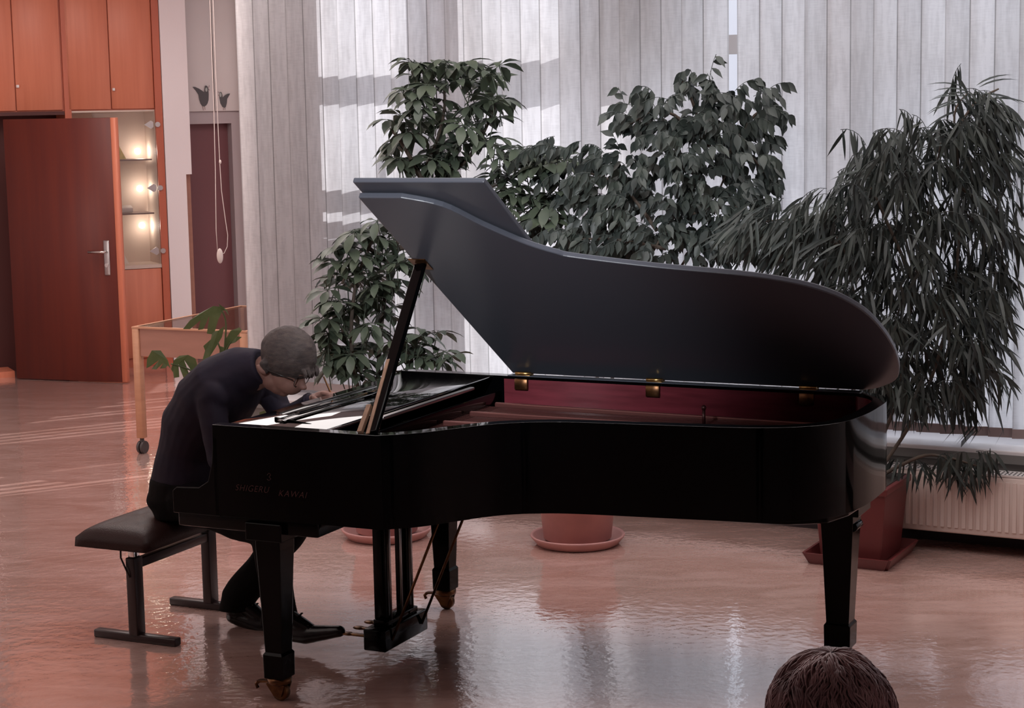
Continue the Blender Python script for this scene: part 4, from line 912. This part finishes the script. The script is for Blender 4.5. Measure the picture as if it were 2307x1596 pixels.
for v in o.data.vertices:
    p=v.co; v.co=p+v.normal*(noise.noise(V((p.x*20,p.y*20,p.z*20)))*.004+noise.noise(V((p.x*60,p.y*60,p.z*60)))*.002)

b=B(PO)
for sg in (-1,1):
    b.tube([H(-.082,1.108,.76+sg*.062),H(-.14,1.130,.76+sg*.078),H(-.215,1.155,.76+sg*.086)],.0022,6)
    c=H(-.080,1.095,.76+sg*.032); b.tube([c+V((.012*math.cos(a)*.6,.024*math.sin(a),.019*math.cos(a))) for a in [2*math.pi*i/14 for i in range(15)]],.0018,5)
b.tube([H(-.070,1.100,.752),H(-.070,1.100,.768)],.002,6); b.mk('glasses',M['glasses'],pe)
# mallet held in the far hand
st0=H(-.045,.99,.86); 
b=B((0,0,0)); mp=PF.w(-.02,.84,1.0); b=B((-.02,.84,1.0)); b.tube([(-.035,.86,1.10),(.005,.84,1.045),(.045,.82,.999)],[.0035,.004,.005],8); b.ell((.045,.82,1.003),(.009,.009,.009),sub=2)
b.mk('playing_stick',M['brassd'],frame=PF,k=-.02,o=.84,z=1.0,label="thin stick held in the pianist's reaching hand above the strings",cat='stick')

# ================================================================== FOREGROUND SPECTATOR (seen from behind, only the crown in frame)
HC=aty(1871,1606,3.03); ctr=V((HC.x,HC.y,0))
sp=bpy.data.objects.new('person',None); col.objects.link(sp); sp.location=ctr; setp(sp,'seated spectator with wavy dark brown hair, only the crown visible at the bottom edge','person')
hz=HC.z
b=B(ctr); c=V((HC.x,HC.y,hz-.03))
b.ell(c,(.078,.098,.115)); b.cap(c+V((0,-.01,-.08)),.055,c+V((0,-.03,-.22)),.058)
b.ell(c+V((0,.07,-.045)),(.055,.035,.065)); b.ell(c+V((0,.10,-.045)),(.012,.016,.016),sub=2)
for sg in (-1,1): b.ell(c+V((sg*.08,.0,-.03)),(.010,.018,.030),sub=2)
sz=hz-.30
b.rings([(V((c.x,c.y-.03,sz-.42)),V((.16,0,0)),V((0,.12,0))),(V((c.x,c.y-.04,sz-.25)),V((.15,0,0)),V((0,.11,0))),(V((c.x,c.y-.05,sz-.05)),V((.18,0,0)),V((0,.11,0))),(V((c.x,c.y-.04,sz+.03)),V((.10,0,0)),V((0,.07,0)))])
for sg in (-1,1):
    s0=V((c.x+sg*.18,c.y-.04,sz-.02)); e0=V((c.x+sg*.22,c.y-.02,sz-.30)); w0=V((c.x+sg*.10,c.y+.22,sz-.36)); b.cap(s0,.05,e0,.04); b.cap(e0,.04,w0,.026); b.ell(w0+V((-sg*.02,.05,0)),(.03,.05,.018),sub=2)
    h0=V((c.x+sg*.09,c.y,.50)); k_=V((c.x+sg*.11,c.y+.42,.48)); a_=V((c.x+sg*.11,c.y+.38,.09)); b.cap(h0,.085,k_,.058); b.cap(k_,.056,a_,.038); b.cap(a_,.036,a_+V((0,.15,-.05)),.03)
o=b.mk('body',M['skin'],sp); remesh(o,.009,3)
b=B(ctr)
b.rings([(V((c.x,c.y-.03,.44)),V((.18,0,0)),V((0,.15,0))),(V((c.x,c.y-.04,sz-.25)),V((.175,0,0)),V((0,.135,0))),(V((c.x,c.y-.05,sz-.04)),V((.20,0,0)),V((0,.13,0))),(V((c.x,c.y-.04,sz+.045)),V((.10,0,0)),V((0,.08,0)))])
for sg in (-1,1):
    s0=V((c.x+sg*.18,c.y-.04,sz-.02)); e0=V((c.x+sg*.22,c.y-.02,sz-.30)); w0=V((c.x+sg*.12,c.y+.18,sz-.35)); b.cap(s0,.068,e0,.055); b.cap(e0,.055,w0,.038)
o=b.mk('sweater',M['shirt'],sp); remesh(o,.01,4)
b=B(ctr)
for sg in (-1,1):
    h0=V((c.x+sg*.09,c.y,.50)); k_=V((c.x+sg*.11,c.y+.42,.48)); a_=V((c.x+sg*.11,c.y+.38,.11)); b.cap(h0,.10,k_,.075); b.cap(k_,.072,a_,.055)
o=b.mk('trousers',M['trouser'],sp); remesh(o,.01,4)
b=B(ctr); b.ell(V((c.x,c.y-.008,hz-.014)),(.106,.118,.118),sub=5); b.ell(V((c.x,c.y-.03,hz-.09)),(.096,.10,.10),sub=4)
rg=random.Random(8)
for v in b.bm.verts:
    p=v.co; q=V((p.x*11,p.y*9,p.z*16)); v.co=p+p.normalized()*0+ (V((p.x,p.y,p.z-(hz-.03)))).normalized()*(noise.noise(q*.7)*.008)
o=b.mk('hair',M['hair2'],sp); remesh(o,.004,2)
b=B(ctr); cc=V((c.x,c.y-.008,hz-.014)); sw=cc+V((.02,-.05,.11))
for i in range(1500):
    a=rg.uniform(0,6.28); r0=rg.uniform(.02,1.35); th=a; pts=[]; ph=r0; cl=noise.noise(V((math.cos(a)*2.2,math.sin(a)*2.2,r0*2.5)))
    L_=rg.uniform(.25,.5)
    for k in range(5):
        tt=th+.35*cl*k/4+.06*math.sin(k*1.3+cl*9); pk=ph+L_*k/4; lift=.0035*math.sin(math.pi*k/4)+cl*.005+.001
        pts.append(cc+V(((.108+lift)*math.sin(pk)*math.cos(tt),(.120+lift)*math.sin(pk)*math.sin(tt),(.120+lift)*math.cos(pk))))
    b.tube(pts,[.0008,.0019,.002,.0016,.0005],4,False)
b.mk('hair_strands',M['hair2'],sp,kind='stuff')
# the spectator's chair (below the frame)
ch=bpy.data.objects.new('chair',None); col.objects.link(ch); ch.location=ctr; setp(ch,'dark stacking chair under the seated spectator at the bottom edge','chair')
b=B(ctr); b.bbox(V((c.x-.21,c.y-.20,.37)),V((c.x+.21,c.y+.22,.41)),.01); b.mk('seat',M['benchmetal'],ch)
b=B(ctr); b.bbox(V((c.x-.20,c.y-.235,.55)),V((c.x+.20,c.y-.21,.82)),.01); b.mk('backrest',M['benchmetal'],ch)
for sx_ in (-.19,.19):
    b=B(ctr); b.tube([V((c.x+sx_,c.y+.20,.0)),V((c.x+sx_,c.y+.18,.39))],.011,8); b.mk('leg',M['steel'],ch)
    b=B(ctr); b.tube([V((c.x+sx_,c.y-.24,.0)),V((c.x+sx_,c.y-.19,.39)),V((c.x+sx_,c.y-.225,.80))],.011,8); b.mk('leg',M['steel'],ch)

# ================================================================== LIGHT
sc=bpy.context.scene
w=bpy.data.worlds.new('world'); sc.world=w; w.use_nodes=True; bg=w.node_tree.nodes['Background']
tcw=w.node_tree.nodes.new('ShaderNodeTexCoord'); sep=w.node_tree.nodes.new('ShaderNodeSeparateXYZ'); rp=w.node_tree.nodes.new('ShaderNodeValToRGB')
w.node_tree.links.new(tcw.outputs['Generated'],sep.inputs[0]); w.node_tree.links.new(sep.outputs['Z'],rp.inputs['Fac']); w.node_tree.links.new(rp.outputs[0],bg.inputs['Color'])
rp.color_ramp.elements[0].color=(.34,.34,.38,1); rp.color_ramp.elements[1].color=(.92,.95,1,1)
bg.inputs['Strength'].default_value=3.5
def light(kind,name,loc,target,e,color,size=None,size_y=None,**k):
    l=bpy.data.lights.new(name,kind); l.energy=e; l.color=color
    if kind=='AREA': l.shape='RECTANGLE'; l.size=size; l.size_y=size_y or size
    o=bpy.data.objects.new(name,l); col.objects.link(o); o.location=loc; d=V(target)-V(loc); o.rotation_euler=d.to_track_quat('-Z','Y').to_euler()
    for a,v in k.items(): setattr(l,a,v)
    return o
el=R(36); az=V((-.866,-.5,0)); sd_=V((az.x*math.cos(el),az.y*math.cos(el),-math.sin(el)))
s=light('SUN','sun',(6,16,8),V((6,16,8))+sd_,4.9,(1,.95,.93)); s.data.angle=R(.3)
light('AREA','ceiling_fill_near',(1.2,7.6,3.6),(1.2,7.6,0),160,(1,.94,.92),5,3.4)  # unseen fill added to brighten the right floor and blinds
light('AREA','ceiling_fill_far',(-2.5,12.0,3.6),(-2.5,12.0,0),140,(1,.90,.86),3,4)  # added fill over the far end, no lamp hangs there
light('AREA','ceiling_fill_left',(-4.5,7,3.6),(-4.5,8,0),70,(1,.88,.82),3,6)  # unseen fill added to lift the left side
light('AREA','left_side_fill',(-6.8,9,1.9),(-2,14,1.3),80,(1,.9,.85),2.5,2.2)  # added fill with no window behind it, brightens the left cabinets

light('SPOT','lid_haze_fill',(-1.5,1.5,3.5),PF.w(.70,.62,1.80),1900,(.92,.96,1),spot_size=R(23),spot_blend=1.0,shadow_soft_size=.15)  # added spot that lifts lid and leaves to imitate haze
for (x,y) in ((311,341),(316,425),(321,508)):
    kx,kz=cp(x,y,.34); light('POINT','case_spot',CF.w(kx,.25,kz),CF.w(kx,.3,kz-1),1.2,(1,.9,.78),shadow_soft_size=.03)
# camera
cd=bpy.data.cameras.new('camera'); cam=bpy.data.objects.new('camera',cd); col.objects.link(cam)
cd.sensor_fit='HORIZONTAL'; cd.sensor_width=36; cd.lens=F_PX/2307*36; cd.clip_end=100
mw=Matrix((rt2,up2,-fw)).transposed().to_4x4(); mw.translation=CAM; cam.matrix_world=mw; sc.camera=cam
sc.view_settings.view_transform='Standard'; sc.view_settings.look='None'
sc.cycles.use_denoising=True
sc.cycles.max_bounces=8; sc.cycles.diffuse_bounces=4; sc.cycles.transparent_max_bounces=8
sc.cycles.sample_clamp_indirect=4; sc.cycles.caustics_reflective=False; sc.cycles.caustics_refractive=False
